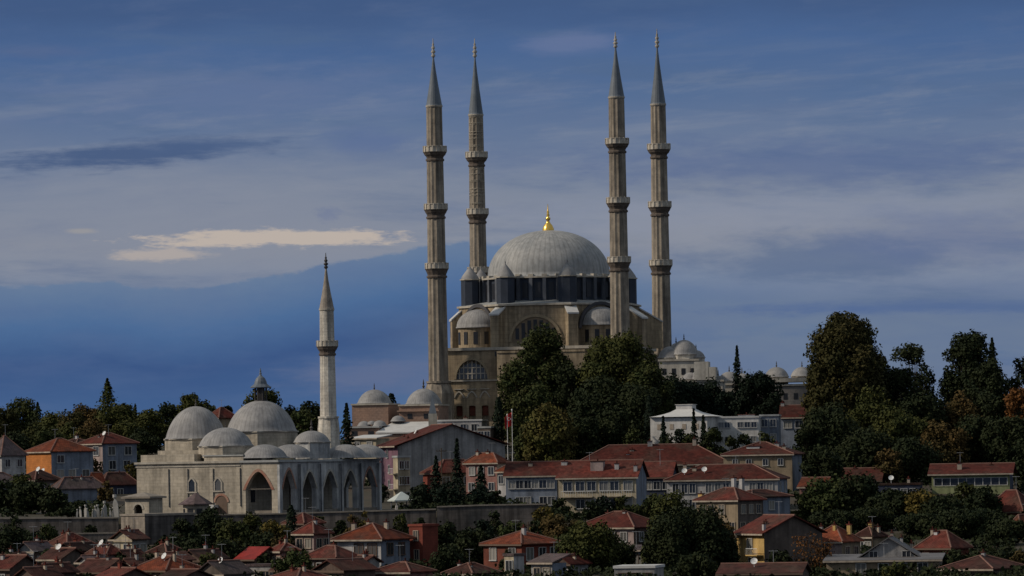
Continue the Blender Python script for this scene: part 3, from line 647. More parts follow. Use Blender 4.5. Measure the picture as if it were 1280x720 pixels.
# ------------------------------------------------------------------ houses
HN = [0]
def house(label, xl, xc, xr, ye, yr, D, a=12, depth=None, roof='hip', wall='white', side=None, rm='tile', front=(0, 0), sidew=(0, 0), chim=(), dish=(), name='house', cat='house', sink=.5, over=.45,
          ww=1.1, wh=1.35, st=2.8, fr='frame', ridge=True, balcony=None, group=None, ridge_m='ridge', top=1.35, band=False):
    A = math.radians(a); s = D/F; HN[0] += 1; hr = random.Random(HN[0])
    if fr == 'frame' and D < 760: fr = hr.choice(['frame', 'chim', 'bframe', 'frame'])
    c = P(xc, ye, D); Lx = (xc-xl)*s/math.cos(A)
    Wy = depth if depth else (xr-xc)*s/math.sin(A)
    ux = Vector((math.cos(A), -math.sin(A))); uy = Vector((math.sin(A), math.cos(A)))
    cor = Vector((c.x, c.y)); pts = [cor, cor-ux*Lx, cor+uy*Wy, cor-ux*Lx+uy*Wy]
    z0 = min(ground(p.x, p.y) for p in pts)-sink
    z0 = min(z0, c.z-2.2)
    cen = cor-ux*Lx/2+uy*Wy/2
    t = empty(name, (cen.x, cen.y, z0), -A, label, cat, group)
    H = c.z-z0; hx, hy = Lx/2, Wy/2
    b = MB()
    b.add([(-hx,-hy,0),(hx,-hy,0),(hx,-hy,H),(-hx,-hy,H)], [(0,1,2,3)]); b.cur = 1
    b.add([(hx,-hy,0),(hx,hy,0),(hx,hy,H),(hx,-hy,H)], [(0,1,2,3)])
    b.add([(-hx,hy,0),(-hx,-hy,0),(-hx,-hy,H),(-hx,hy,H)], [(0,1,2,3)])
    b.add([(hx,hy,0),(-hx,hy,0),(-hx,hy,H),(hx,hy,H)], [(0,1,2,3)])
    rh = max(.5, (ye-yr)*s)
    if roof == 'gx':
        b.add([(hx,-hy,H),(hx,hy,H),(hx,0,H+rh)], [(0,1,2)]); b.add([(-hx,-hy,H),(-hx,hy,H),(-hx,0,H+rh)], [(0,2,1)])
    if roof == 'gy':
        b.cur = 0; b.add([(-hx,-hy,H),(hx,-hy,H),(0,-hy,H+rh)], [(0,1,2)]); b.add([(-hx,hy,H),(hx,hy,H),(0,hy,H+rh)], [(0,2,1)])
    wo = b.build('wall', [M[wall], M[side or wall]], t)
    o = over; th = .16
    rb = MB(); rdg = []
    X0, X1, Y0, Y1 = -hx-o, hx+o, -hy-o, hy+o; Ze = H-.02; Zr = H+rh
    def slab(q):        # roof plane with thickness and eaves
        n = len(q); rb.add([(p[0],p[1],p[2]+th) for p in q]+list(q), [tuple(range(n)), tuple(range(n,2*n))[::-1]]+[(i,n+i,n+(i+1)%n,(i+1)%n) for i in range(n)])
    if roof == 'hip':
        k = min(hx, hy)*.95
        if hx >= hy: ra, rbp = (X0+k+o, 0, Zr), (X1-k-o, 0, Zr)
        else: ra, rbp = (0, Y0+k+o, Zr), (0, Y1-k-o, Zr)
        c0, c1, c2, c3 = (X0,Y0,Ze),(X1,Y0,Ze),(X1,Y1,Ze),(X0,Y1,Ze)
        if hx >= hy: slab([c0,c1,rbp,ra]); slab([c1,c2,rbp]); slab([c2,c3,ra,rbp]); slab([c3,c0,ra]); rdg = [(ra,rbp),(c0,ra),(c3,ra),(c1,rbp),(c2,rbp)]
        else: slab([c0,c1,ra]); slab([c1,c2,rbp,ra]); slab([c2,c3,rbp]); slab([c3,c0,ra,rbp]); rdg = [(ra,rbp),(c0,ra),(c1,ra),(c2,rbp),(c3,rbp)]
    elif roof == 'gx':
        slab([(X0,Y0,Ze),(X1,Y0,Ze),(X1,0,Zr),(X0,0,Zr)]); slab([(X0,0,Zr),(X1,0,Zr),(X1,Y1,Ze),(X0,Y1,Ze)]); rdg = [((X0,0,Zr),(X1,0,Zr))]
    elif roof == 'gy':
        slab([(X0,Y0,Ze),(0,Y0,Zr),(0,Y1,Zr),(X0,Y1,Ze)]); slab([(0,Y0,Zr),(X1,Y0,Ze),(X1,Y1,Ze),(0,Y1,Zr)]); rdg = [((0,Y0,Zr),(0,Y1,Zr))]
    elif roof == 'shed':
        slab([(X0,Y0,Ze),(X1,Y0,Ze),(X1,Y1,Zr),(X0,Y1,Zr)])
    else:
        rb.box(X0+o-.15, X1-o+.15, Y0+o-.15, Y1-o+.15, H, H+.35)
    ro = rb.build('roof', M[rm], t)
    if rdg and ridge:
        r_ = MB()
        for p, q in rdg: r_.tube((p[0],p[1],p[2]+th+.02), (q[0],q[1],q[2]+th+.02), .13, .13, 5)
        r_.build('ridge_tiles', M[ridge_m], ro)
    if roof not in ('flat',):
        g = MB(); g.box(X0, X1, Y0-.06, Y0-.002, Ze-.14, Ze+.1); g.build('gutter', M['bframe'] if wall in ('brown','redwood','redbrick','darkblue') else M['chim'], ro)
    # windows, real frames with recessed panes; a shared mesh per house
    def windows(rows, cols, length, place):
        if not rows or not cols: return
        f = MB(); w2, h2, d = ww/2, wh/2, .09
        f.box(-w2-d, -w2, -.14, .0, -h2-d, h2+d); f.box(w2, w2+d, -.14, 0, -h2-d, h2+d); f.box(-w2, w2, -.14, 0, h2, h2+d); f.box(-w2-.12, w2+.12, -.2, 0, -h2-d-.06, -h2-.0); f.box(-.035, .035, -.1, 0, -h2, h2)
        fme = f.build('window', M[fr]); fme_data = fme.data; bpy.data.objects.remove(fme)
        p = MB(); p.box(-w2, w2, -.05, -.003, -h2, h2); pm = p.build('pane', M['glass']); pmd = pm.data; bpy.data.objects.remove(pm)
        for r in range(rows):
            z = H-top-r*st
            if z < .8: break
            for k in range(cols):
                if cols > 2 and hr.random() < .12: continue
                x = -length/2+length*(k+.5+hr.uniform(-.08, .08))/cols
                wo_ = bpy.data.objects.new('window', fme_data); COL.objects.link(wo_); wo_.parent = t
                place(wo_, x, z)
                po = bpy.data.objects.new('pane', pmd); COL.objects.link(po); po.parent = wo_
    def pf(o_, x, z): o_.location = (x, -hy-.002, z)
    def ps(o_, x, z): o_.location = (hx+.002, x, z); o_.rotation_euler = (0, 0, math.pi/2)
    windows(front[0], front[1], Lx*.92, pf); windows(sidew[0], sidew[1], Wy*.92, ps)
    for ch in chim:      # (fx, fy, height, half width)
        fx, fy, hh, hw = ch[:4]
        x, y = fx*hx, fy*hy
        zz = H + (rh*(1-min(1, abs(y)/max(hy,.1))) if roof in ('gx','hip') else rh*(1-min(1, abs(x)/max(hx,.1))) if roof == 'gy' else 0)*.8-.3
        cb = MB(); cb.box(x-hw, x+hw, y-hw*.8, y+hw*.8, zz, zz+hh); co = cb.build('chimney', M[ch[4] if len(ch) > 4 else 'chim'], ro)
        cc = MB(); cc.box(x-hw-.1, x+hw+.1, y-hw*.8-.1, y+hw*.8+.1, zz+hh, zz+hh+.12); cc.tube((x, y, zz+hh+.12), (x, y, zz+hh+.5), .13, .11, 6); cc.build('chimney_pot', M['tile'], co)
    if roof != 'flat' and hr.random() < .6:
        x, y = hr.uniform(-.4, .4)*hx, hr.uniform(-.3, .3)*hy; zz = H+rh*.6; d_ = MB(); hh = hr.uniform(1.6, 2.6)
        d_.tube((x, y, zz), (x, y, zz+hh+rh*.4), .035, .03, 4); zt = zz+hh+rh*.4; d_.tube((x-.6, y-.2, zt-.1), (x+.6, y+.2, zt-.1), .025, .025, 4)
        for q_ in (-.5, -.25, 0, .25, .5): d_.tube((x+q_*.95-.1, y+q_*.3+.3, zt-.1), (x+q_*.95+.1, y+q_*.3-.3, zt-.1), .02, .02, 4)
        d_.build('aerial', M['metal'], ro)
    for (fx, fy) in dish:
        x, y = fx*hx, fy*hy; zz = H+rh*(1-abs(fy))*.85+.2
        d_ = MB(); d_.tube((x, y, zz-.3), (x, y, zz+.9), .04, .04, 5); d_.M = Matrix.Translation((x, y-.1, zz+.9)) @ Matrix.Rotation(math.radians(60), 4, 'X')
        d_.lathe([(.02, -.12), (.28, -.08), (.48, 0.0), (.48, .03), (.28, -.05), (.02, -.09)], 14); d_.tube((0, 0, -.1), (0, .1, .5), .02, .02, 4)
        d_.build('satellite_dish', M['whitemetal'], ro)
    if balcony:          # (face, z below eave, length frac)
        for (fx0, fx1, dz) in balcony:
            z = H-dz; q = MB(); q.box(fx0*hx, fx1*hx, -hy-1.1, -hy-.002, z-.15, z)
            bo = q.build('balcony', M[wall], t); q = MB()
            q.box(fx0*hx, fx1*hx, -hy-1.12, -hy-1.04, z+.9, z+.96)
            n_ = max(3, int((fx1-fx0)*hx/.4))
            for i in range(n_+1):
                xx = fx0*hx+(fx1-fx0)*hx*i/n_; q.box(xx-.02, xx+.02, -hy-1.1, -hy-1.06, z, z+.9)
            q.build('railing', M['whitemetal'], bo)
    if band:             # a continuous glazed band with mullions under the eave
        z = H-1.3; q = MB(); q.box(-hx*.94, hx*.94, -hy-.05, -hy-.002, z-.65, z+.6); wb = q.build('window', M['glass'], t); q = MB(); n_ = int(Lx/1.5)
        for i in range(n_+1): xx = -hx*.94+2*hx*.94*i/n_; q.box(xx-.07, xx+.07, -hy-.12, -hy-.051, z-.65, z+.6)
        q.box(-hx*.95, hx*.95, -hy-.14, -hy-.121, z-.75, z-.66); q.box(-hx*.95, hx*.95, -hy-.14, -hy-.121, z+.6, z+.68); q.build('mullions', M[fr], wb)
    return t

# --- left, beyond the terrace
house('house with grey-white walls and mauve roof at the left edge of the photo', -22, 2, 29, 570, 546, 905, 48, wall='white', side='white', rm='tilep', sidew=(2, 2), chim=((-.3, .2, 1.8, .3),))
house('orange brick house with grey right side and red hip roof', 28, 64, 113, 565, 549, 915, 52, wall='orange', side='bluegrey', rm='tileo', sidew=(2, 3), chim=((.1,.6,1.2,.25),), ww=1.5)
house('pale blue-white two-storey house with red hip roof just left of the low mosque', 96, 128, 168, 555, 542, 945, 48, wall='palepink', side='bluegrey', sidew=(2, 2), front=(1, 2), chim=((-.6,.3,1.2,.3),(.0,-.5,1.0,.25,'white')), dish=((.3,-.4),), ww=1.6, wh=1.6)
house('long low house with plain blue-white wall and mauve roof left of the low mosque', 62, 74, 130, 612, 598, 850, 62, wall='white', side='bluegrey', rm='tilep', chim=((.2,.1,1.0,.22,'white'),(.2,.5,1.0,.22,'white'),(.2,-.3,1.0,.2,'white')))
house('tiny orange brick outbuilding between the blue-white wall and the dark house', 112, 120, 128, 604, 592, 875, 45, wall='orange', side='orange', rm='tileo', roof='gy')
house('dark blue-walled house with red-brown roof against the low mosque', 117, 129, 170, 607, 592, 880, 60, wall='brown', side='darkblue', rm='tiled', sidew=(2, 3), chim=((0,.2,1.1,.25),))
house('small house with brown roof and white rooftop dish behind the left trees', 20, 44, 72, 601, 589, 870, 45, wall='greybrown', side='greybrown', rm='tiled', dish=((.4,-.3),(-.2,.5)), sidew=(1, 2))
house('low grey house half hidden by dark trees at the left edge', -30, -8, 22, 604, 592, 850, 45, wall='grey', side='grey', rm='tilep', sidew=(1, 2))
house('brown-roofed house behind the orange brick house', 70, 95, 118, 556, 549, 985, 45, wall='greybrown', rm='tiled', chim=((0,0,1.3,.3,'white'),))
house('red roof showing between the two big domes of the low mosque', 258, 274, 294, 523, 510, 1010, 48, wall='beige', rm='tile', roof='hip')

# --- domed bath house left of the great mosque
def bath():
    D = 985.; c = P(492, 552, D); s = D/F; z0 = ground(c.x, D)-1; t = empty('bath_house', (c.x, D, z0), math.radians(-12), 'brick bath house with two grey domes left of the first tall minaret', 'bath house')
    def X(px): return (px-492)*s
    def Z(px, y): return zat(px, y, D)-z0
    b = MB(); b.box(X(430), X(477), 6, 16, 0, Z(450, 506)); b.box(X(491), X(541), 6, 16, 0, Z(515, 507)); b.build('hall_wall', M['hamam'], t)
    b = MB(); b.box(X(429), X(478), 5.7, 16.3, Z(450, 506), Z(450, 504)); b.box(X(490), X(542), 5.7, 16.3, Z(515, 507), Z(515, 505)); b.build('cornice', M['pale'], t)
    b = MB(); b.box(X(489), X(543), 5.4, 6, Z(515, 514), Z(515, 512.5)); b.box(X(432), X(476), -2, 5.7, 0, Z(450, 535)); b.box(X(476.5), X(548), -3, 5.3, 0, Z(515, 540)); b.build('lower_wall', M['hamam'], t)
    dome(t, X(452), 11, Z(452, 504), 21.5*s, 18*s, drum=None, finial=.6); dome(t, X(516), 11, Z(516, 505), 22.5*s, 20*s, finial=.9, drum=None)
    b = MB(); b.add([(X(474), -3.4, Z(500, 540)), (X(549), -3.4, Z(515, 540)), (X(549), 5.2, Z(515, 527)), (X(484), 5.2, Z(500, 527))], [(0,1,2,3)]); b.add([(X(474), -3.4, Z(500, 540)-.3), (X(549), -3.4, Z(515, 540)-.3), (X(549), -3.4, Z(515, 540)), (X(474), -3.4, Z(500, 540))], [(0,1,2,3)])
    b.add([(X(474), -3.4, Z(500, 540)-.3), (X(474), -3.4, Z(500, 540)), (X(484), 5.2, Z(500, 527)), (X(484), 5.2, Z(500, 527)-.3)], [(0,1,2,3)])
    b.build('lead_roof', M['whiteroof'], t)
    b = MB(); b.box(X(431), X(477), -2.4, 5.68, Z(450, 535), Z(450, 533)); b.build('lower_roof', M['leadflat'], t)
    for px, y, r in ((452, 532, 8), (472, 532, 9), (492, 526, 9), (462, 530, 6)): dome(t, X(px), 1.6 if y > 528 else 4.4, Z(px, y+1), r*s, r*s*.85, finial=0, n=16)
    for px, y in ((505, 520), (526, 520)):
        MB().box(X(px)-.5, X(px)+.5, 5.9, 5.99, Z(px, y+3), Z(px, y-3)).build('window', M['dark'], t)
    for px in (445, 466): MB().box(X(px)-.6, X(px)+.6, -2.05, -2.002, Z(px, 545), Z(px, 539)).build('window', M['dark'], t)
bath()
house('long white flat-roofed wall building at the foot of the great mosque', 542, 602, 604, 526, 523, 985, 8, depth=8, roof='flat', wall='white', rm='whiteroof', front=(1, 4), chim=((.2,0,1.0,.4),), name='outbuilding', cat='building')
house('low grey stone building with dark arched door beside the cypress', 597, 613, 618, 535, 531, 965, 15, depth=7, roof='flat', wall='greybrown', rm='leadflat', front=(1, 2), name='outbuilding', cat='building')
house('long low whitewashed building below the bath house domes', 438, 470, 486, 548, 544, 925, 30, roof='shed', wall='cream', rm='whiteroof', front=(1, 2), name='outbuilding', cat='building')

# --- middle
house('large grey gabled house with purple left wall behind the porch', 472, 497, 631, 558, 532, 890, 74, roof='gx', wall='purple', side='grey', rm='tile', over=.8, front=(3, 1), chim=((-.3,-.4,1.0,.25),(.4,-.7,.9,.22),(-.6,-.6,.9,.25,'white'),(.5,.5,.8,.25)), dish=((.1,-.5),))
house('cream balcony house front squeezed beside the purple wall', 491, 497, 512, 572, 568, 862, 50, roof='flat', wall='cream', rm='leadflat', sidew=(4, 2), name='house', balcony=((-.9,.9,2.9),(-.9,.9,5.7)))
house('low dark red house behind the spiky conifers', 528, 548, 606, 592, 576, 862, 60, wall='redbrick', side='beige', rm='tile', sidew=(1, 4), chim=((0,.3,1.1,.3),(0,-.4,1.3,.25,'white')), ww=1.4)
house('pink two-storey house with orange roof right of the conifers', 582, 621, 634, 579, 567, 855, 30, wall='pink', side='cream', rm='tileo', front=(2, 3), sidew=(2, 1), chim=((.1,0,1.0,.3),(-.5,-.2,1.3,.25)))
house('small house with orange tiled roof tucked behind the grey row house', 622, 640, 662, 590, 580, 850, 40, wall='white', rm='tileo', front=(1, 2))
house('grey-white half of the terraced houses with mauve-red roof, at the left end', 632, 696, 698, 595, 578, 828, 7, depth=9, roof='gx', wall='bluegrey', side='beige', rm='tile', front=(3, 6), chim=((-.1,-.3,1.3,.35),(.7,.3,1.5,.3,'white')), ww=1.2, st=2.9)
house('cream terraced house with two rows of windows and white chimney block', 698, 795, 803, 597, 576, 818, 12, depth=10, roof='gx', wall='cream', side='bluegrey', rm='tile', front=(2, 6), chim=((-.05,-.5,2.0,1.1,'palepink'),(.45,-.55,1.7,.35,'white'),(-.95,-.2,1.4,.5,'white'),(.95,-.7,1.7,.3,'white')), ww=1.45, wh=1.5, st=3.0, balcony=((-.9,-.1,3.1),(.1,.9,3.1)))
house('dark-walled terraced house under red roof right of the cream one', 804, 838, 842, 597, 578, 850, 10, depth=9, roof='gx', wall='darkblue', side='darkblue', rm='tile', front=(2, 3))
house('very long building with plain red tiled roof behind the terraced houses', 716, 912, 914, 580, 555, 905, 3, depth=14, roof='hip', wall='beige', rm='tile', front=(1, 14), chim=((-.02,-.05,2.0,.45,'white'),(-.25,-.3,1.2,.4),(.55,-.05,2.3,.35),(-.3,-.5,1.0,.3,'white')), name='barrack', cat='long building')
house('beige flat-fronted house with three small windows and red roof', 905, 990, 1003, 568, 553, 882, 12, depth=12, wall='beige', side='bluegrey', rm='tile', front=(1, 4), ww=.9, wh=1.1, chim=((.45,-.2,1.0,.4,'white'),(-.2,-.4,.8,1.2,'whiteroof'),(.7,-.5,1.0,.3)), roof='hip')
house('wide white house with a long row of windows under red roof', 834, 972, 990, 599, 581, 836, 12, depth=11, wall='white', side='bluegrey', rm='tile', front=(2, 12), sidew=(3, 2), chim=((-.55,-.4,1.3,.35),(-.75,-.1,1.3,.3)), dish=((-.35,-.6),(-.7,-.7)), ww=1.0, wh=1.6)
house('beige house with row of dark windows below the wide white house', 872, 922, 956, 626, 611, 765, 40, wall='beige', side='greybrown', rm='tile', front=(2, 4), sidew=(2, 3), chim=((-.95,-.7,1.0,.4,'yellow'),), fr='chim')
house('small mauve house beside two tall white chimneys', 912, 940, 990, 622, 614, 792, 50, wall='white', side='bluegrey', rm='tiled', sidew=(2, 3), chim=((-.85,-.8,3.4,.35,'white'),(.0,-.9,3.4,.35,'white')))
# --- white annexes right of the great mosque
def pavilion():
    D = 936.; c = P(858, 548, D); s = D/F; z0 = ground(c.x, D)-1; t = empty('pavilion', (c.x, D, z0), math.radians(-16), 'white pavilion with swept tent-like roof rising to a square lantern', 'pavilion')
    Z = lambda y: zat(858, y, D)-z0
    w = 38*s; b = MB(); b.box(-w, w-.5, -5, 6, 0, Z(522)); b.build('wall', M['brightwhite'], t)
    b = MB(); prof = [(1.0, 521), (.8, 519.5), (.6, 517.5), (.42, 515), (.27, 511.5)]
    for (f0, y0), (f1, y1) in zip(prof, prof[1:]):
        q = []
        for f, y in ((f0, y0), (f1, y1)): q.append([(-w*f*1.03, -5.6*f, Z(y)), (w*f*1.03, -5.6*f, Z(y)), (w*f*1.03, 6.4*f, Z(y)), (-w*f*1.03, 6.4*f, Z(y))])
        b.add(q[0]+q[1], [(i, (i+1) % 4, 4+(i+1) % 4, 4+i) for i in range(4)])
    ro = b.build('roof', M['whiteroof'], t)
    b = MB(); b.box(-w*.27, w*.27, -1.5, 1.7, Z(512.5), Z(506)); b.box(-w*.3, w*.3, -1.7, 1.9, Z(506), Z(505.4)); b.build('lantern', M['brightwhite'], ro)
    for i in range(4): x = -w*.7+i*w*.42; MB().box(x-.4, x+.4, -5.06, -5.002, Z(537), Z(530)).build('window', M['chim'], t)
pavilion()
house('white stepped flat-roofed building right of the swept-roof pavilion', 895, 948, 951, 522, 519, 936, 6, depth=10, roof='flat', wall='brightwhite', rm='whiteroof', front=(2, 6), chim=((.4,-.3,.9,1.6,'white'),), name='building', cat='building', ww=1.0, wh=1.0)
house('flat-roofed wing, its shade painted bluish, at the right end of the white building', 950, 973, 976, 520, 517, 944, 6, depth=9, roof='flat', wall='bluegrey', rm='leadflat', front=(2, 2), name='building', cat='building')  # shade on this wing is put into its blue-grey wall colour
house('small white house with dark red roof beside the big rusty tree', 976, 1008, 1012, 522, 507, 985, 8, depth=8, roof='gx', wall='bluegrey', rm='tile', front=(1, 2), ww=1.6, chim=((-.95,0,1.5,.35,'white'),))
house('pale cream gable with chimney peeking out under the big rusty tree', 1024, 1046, 1072, 501, 489, 1000, 45, roof='gy', wall='cream', side='cream', rm='whiteroof', chim=((.2,0,1.6,.5,'cream'),), sink=.5)

M['palewall'] = mat('pale_lime_wall', (.52,.49,.44), .25, .3, .9, .1, (.36,.34,.31), streak=.35)
def domed_block(label, x0, x1, ytop, D, dep, domes, mw='pale', yaw=-6, name='madrasa', wins=0, extra=()):
    s = D/F; xm = (x0+x1)/2; c = P(xm, ytop, D); z0 = ground(c.x, D)-1; t = empty(name, (c.x, D, z0), math.radians(yaw), label, name.replace('_', ' '))
    Z = lambda px, y: zat(px, y, D)-z0
    hw = (x1-x0)/2*s; H = Z(xm, ytop)
    MB().box(-hw, hw, 0, dep, 0, H-.4).build('wall', M[mw], t)
    MB().box(-hw-.3, hw+.3, -.3, dep+.3, H-.4, H).build('cornice', M['pale'], t)
    for (px, y, r, h, dr) in domes:
        dome(t, (px-xm)*s, dep/2, Z(px, y), r*s, h*s, drum=dr, finial=.6, n=24, drumM=mw)
    for (a, b_, ya, yb, m_) in extra: MB().box((a-xm)*s, (b_-xm)*s, -.6, dep*.6, Z(xm, yb), Z(xm, ya)).build('upper_wall', M[m_], t)
    for i in range(wins):
        x = -hw+2*hw*(i+.5)/wins; MB().box(x-.45, x+.45, -.05, -.002, H-3.4, H-2.0).build('window', M['dark'], t)
    return t
domed_block('courtyard wing with grey domes stepping down right of the last tall minaret', 824, 872, 449, 1046, 12, [(836, 447, 16, 15, 1.0), (853, 443, 18, 19, 1.6), (868, 447, 11, 10, .8), (843, 436, 8, 8, 1.2)], name='courtyard_wing', wins=4, mw='palewall')
domed_block('low domed wing below the courtyard domes', 856, 903, 475, 1032, 10, [(878, 474, 17, 15, 1.0), (861, 474, 10, 9, .8), (896, 476, 8, 7, .6)], name='courtyard_wing', wins=4, mw='palewall', extra=((868, 886, 452, 475, 'palewall'), (886.5, 895, 459, 475, 'palewall')))
domed_block('stretch of cream domed wall left of the pointed conifer', 896, 935, 479, 1045, 10, [(910, 476, 14, 12, .8), (926, 477, 12, 11, .8)], name='madrasa', wins=3)
domed_block('grey madrasa wall with two low domes left of the big rusty tree', 936, 1040, 478, 1060, 14, [(969, 471, 15, 13, 1.5), (1001, 470, 14, 12, 1.2), (948, 475, 8, 6, .7), (1028, 472, 12, 10, 1.2)], name='madrasa', wins=8, mw='greyw', extra=((965, 1038, 472, 478, 'pale'),)) if False else None
M['greyw'] = mat('grey_rubble_wall', (.20,.185,.175), .3, .3, .9, .2, (.13,.12,.12), blocks=(1.0,.5))
domed_block('grey madrasa wall with two low domes left of the big rusty tree', 936, 1040, 480, 1060, 14, [(969, 471, 15, 13, 1.5), (1001, 470, 14, 12, 1.2), (948, 477, 8, 6, .7), (1028, 471, 12, 10, 1.2)], name='madrasa', wins=8, mw='greyw', extra=((962, 1038, 472.5, 477.5, 'pale'),))

# --- right slope
house('pale green house with long glazed upper floor and red roof', 1166, 1262, 1270, 592, 580, 865, 10, depth=9, wall='green', side='darkblue', rm='tile', roof='gx', band=True, over=.7, chim=((-.3,-.6,1.7,.4),(.5,-.2,.8,.25)), front=(0, 0))
house('dark terrace house with white railing and rooftop dish on the right slope', 1098, 1150, 1153, 606, 602, 860, 8, depth=8, roof='flat', wall='darkblue', rm='tiled', front=(1, 4), balcony=((-.95,.95,2.2),), dish=((-.4,-.5),), chim=((.4,0,1.4,.25),))
house('red-roofed house behind the round dark trees on the right slope', 1044, 1100, 1106, 601, 586, 885, 10, depth=9, wall='brown', rm='tile', roof='gx', chim=((-.2,0,.9,.3),), front=(1, 3))
house('narrow orange-roofed house beside the blue gable wall', 1000, 1030, 1036, 609, 598, 850, 15, depth=8, wall='pink', rm='tileo', roof='gx', front=(1, 2))
house('red-roofed house at the right edge below the pale green house', 1236, 1278, 1300, 640, 614, 800, 35, wall='redwood', side='redwood', rm='tile', front=(1, 3))
house('house with lit orange wall at the bottom right edge', 1262, 1276, 1300, 663, 645, 745, 40, wall='yellow', side='brown', rm='tileo', front=(1, 1))
house('red-roofed house half lost in trees left of the right edge', 1215, 1246, 1268, 634, 620, 840, 40, wall='brown', rm='tile', front=(1, 2))

# --- lower town, right
house('narrow yellow-lit end house with grey gable side wall and red roof', 924, 955, 1030, 668, 646, 700, 66, roof='gx', wall='yellow', side='greybrown', rm='tile', over=.6, front=(2, 1), chim=((.3,-.6,1.2,.2),(.8,-.9,1.6,.25,'white')), balcony=((.1,.95,3.0),), ww=1.6)  # sunlight on the front is put into the yellow wall colour
house('orange-roofed house with pale chimneys behind the bare reddish tree', 1012, 1052, 1078, 678, 659, 705, 35, wall='palepink', side='beige', rm='tileo', front=(2, 3), sidew=(1, 2), chim=((.2,-.3,1.6,.22,'yellow'),(.8,.2,1.4,.3,'yellow'),(-.6,-.3,1.4,.22,'white')))
house('red-brown roofed house between the orange roof and the grey gable', 1072, 1090, 1108, 672, 660, 735, 40, wall='beige', rm='tiled', chim=((0,0,1.3,.3,'yellow'),(.6,.4,1.2,.3)), front=(1, 2))
house('grey gabled house with two small white windows in its gable', 1072, 1152, 1160, 700, 672, 668, 8, depth=9, roof='gy', wall='grey', side='grey', rm='tileg', front=(1, 2), top=-.6, chim=((.3,.5,1.6,.2,'white'),(.6,.6,1.5,.2),(.0,.6,1.5,.2)), over=.5)
house('low wing with olive walls and white-framed window beside the grey gable', 1034, 1174, 1180, 700, 694, 664, 8, depth=8, roof='shed', wall='beige', side='greybrown', rm='tileg', front=(1, 5), ww=1.3, wh=1.9)
house('dark red house with red hip roof right of the grey gable', 1150, 1188, 1214, 686, 665, 712, 40, wall='redwood', side='redwood', rm='tile', chim=((-.3,-.2,1.2,.3,'white'),(-.7,.1,1.3,.25)), front=(1, 2))
house('low red-brown roof at the very bottom right of centre', 900, 1000, 1010, 717, 706, 640, 12, depth=8, wall='brown', rm='tiled', roof='gx', front=(1, 4), dish=((-.2,-.4),))
house('house with dark roof at the bottom edge below the grey gable', 1180, 1240, 1290, 712, 697, 650, 35, wall='greybrown', rm='tiled', front=(1, 3), chim=((0,0,1.2,.25,'white'),))
house('red hip-roofed house behind yellow trees in the lower middle', 722, 792, 832, 660, 641, 735, 35, wall='palepink', side='brown', rm='tile', front=(1, 4), sidew=(1, 2), chim=((.2,-.1,1.1,.25,'white'),(-.5,.1,.9,.25)))
house('small blue-grey shed under the red hip roof', 776, 806, 826, 688, 683, 700, 20, depth=6, wall='bluegrey', rm='tilep', roof='shed', front=(1, 2))
house('low pale building with white parapet at the bottom middle', 768, 818, 824, 710, 707, 640, 12, depth=7, wall='grey', rm='whiteroof', roof='flat', front=(1, 3))
house('red-brown boarded house with orange hip roof in the bottom centre', 604, 652, 702, 681, 666, 690, 46, wall='redwood', side='redbrick', rm='tileo', front=(1, 2), sidew=(2, 3), chim=((.3,-.2,1.6,.28,'white'),(.2,.6,1.0,.2)), ww=1.3, wh=1.7)
house('low white outhouse in front of the red-brown boarded house', 630, 642, 655, 695, 690, 668, 40, wall='cream', side='white', rm='tilep', roof='flat', front=(1, 1))
house('grey shed with slanted roof right of the red-brown boarded house', 664, 690, 708, 704, 694, 662, 40, wall='grey', side='bluegrey', rm='tilep', roof='shed', front=(1, 2))
# --- lower town, centre left
house('white two-storey house with orange-red hip roof before the retaining wall', 420, 476, 511, 675, 656, 700, 32, wall='white', side='bluegrey', rm='tileo', front=(2, 3), sidew=(2, 2), chim=((-.75,-.2,1.3,.3),(-.35,.2,1.5,.25),(.4,.3,1.6,.28)), ww=1.5, wh=1.7, over=.7, st=3.0)  # right side's shade is put into its bluish wall colour
house('plain dark red brick tower block beside the white house', 511, 528, 547, 658, 654, 706, 45, wall='redbrick', side='redbrick', rm='redbrick', roof='flat', front=(2, 1), fr='chim', ww=.9)
house('pinkish house with red roof left of the white house', 368, 392, 412, 668, 654, 725, 40, wall='palepink', side='pink', rm='tile', front=(2, 2), sidew=(1, 2), chim=((.2,.1,1.2,.25,'white'),))
house('low brown-roofed house in front of the white house', 380, 420, 446, 698, 684, 672, 40, wall='brown', rm='tile', front=(1, 3), chim=((.1,.1,1.1,.22),))
house('brown gabled roof at the bottom edge left of the white house', 392, 430, 468, 714, 701, 648, 45, roof='gy', wall='brown', rm='tiled', front=(1, 1))
house('bottom-edge house with pink wall under the white house', 466, 512, 540, 716, 705, 652, 35, wall='pink', rm='tile', front=(1, 2), chim=((0,.2,1,.25,'white'),))
house('house roofed with bright red sheeting near the bottom left', 296, 318, 350, 700, 685, 690, 40, roof='gx', wall='brown', rm='redsheet', ridge=False, front=(1, 1))
house('grey-white shuttered shed below the bright red sheeting', 308, 338, 350, 708, 704, 665, 25, wall='grey', side='grey', rm='tilep', roof='flat', front=(1, 3))
house('red-roofed cottage behind trees below the porch arches', 355, 380, 402, 655, 643, 745, 40, wall='brown', rm='tile', front=(1, 2))
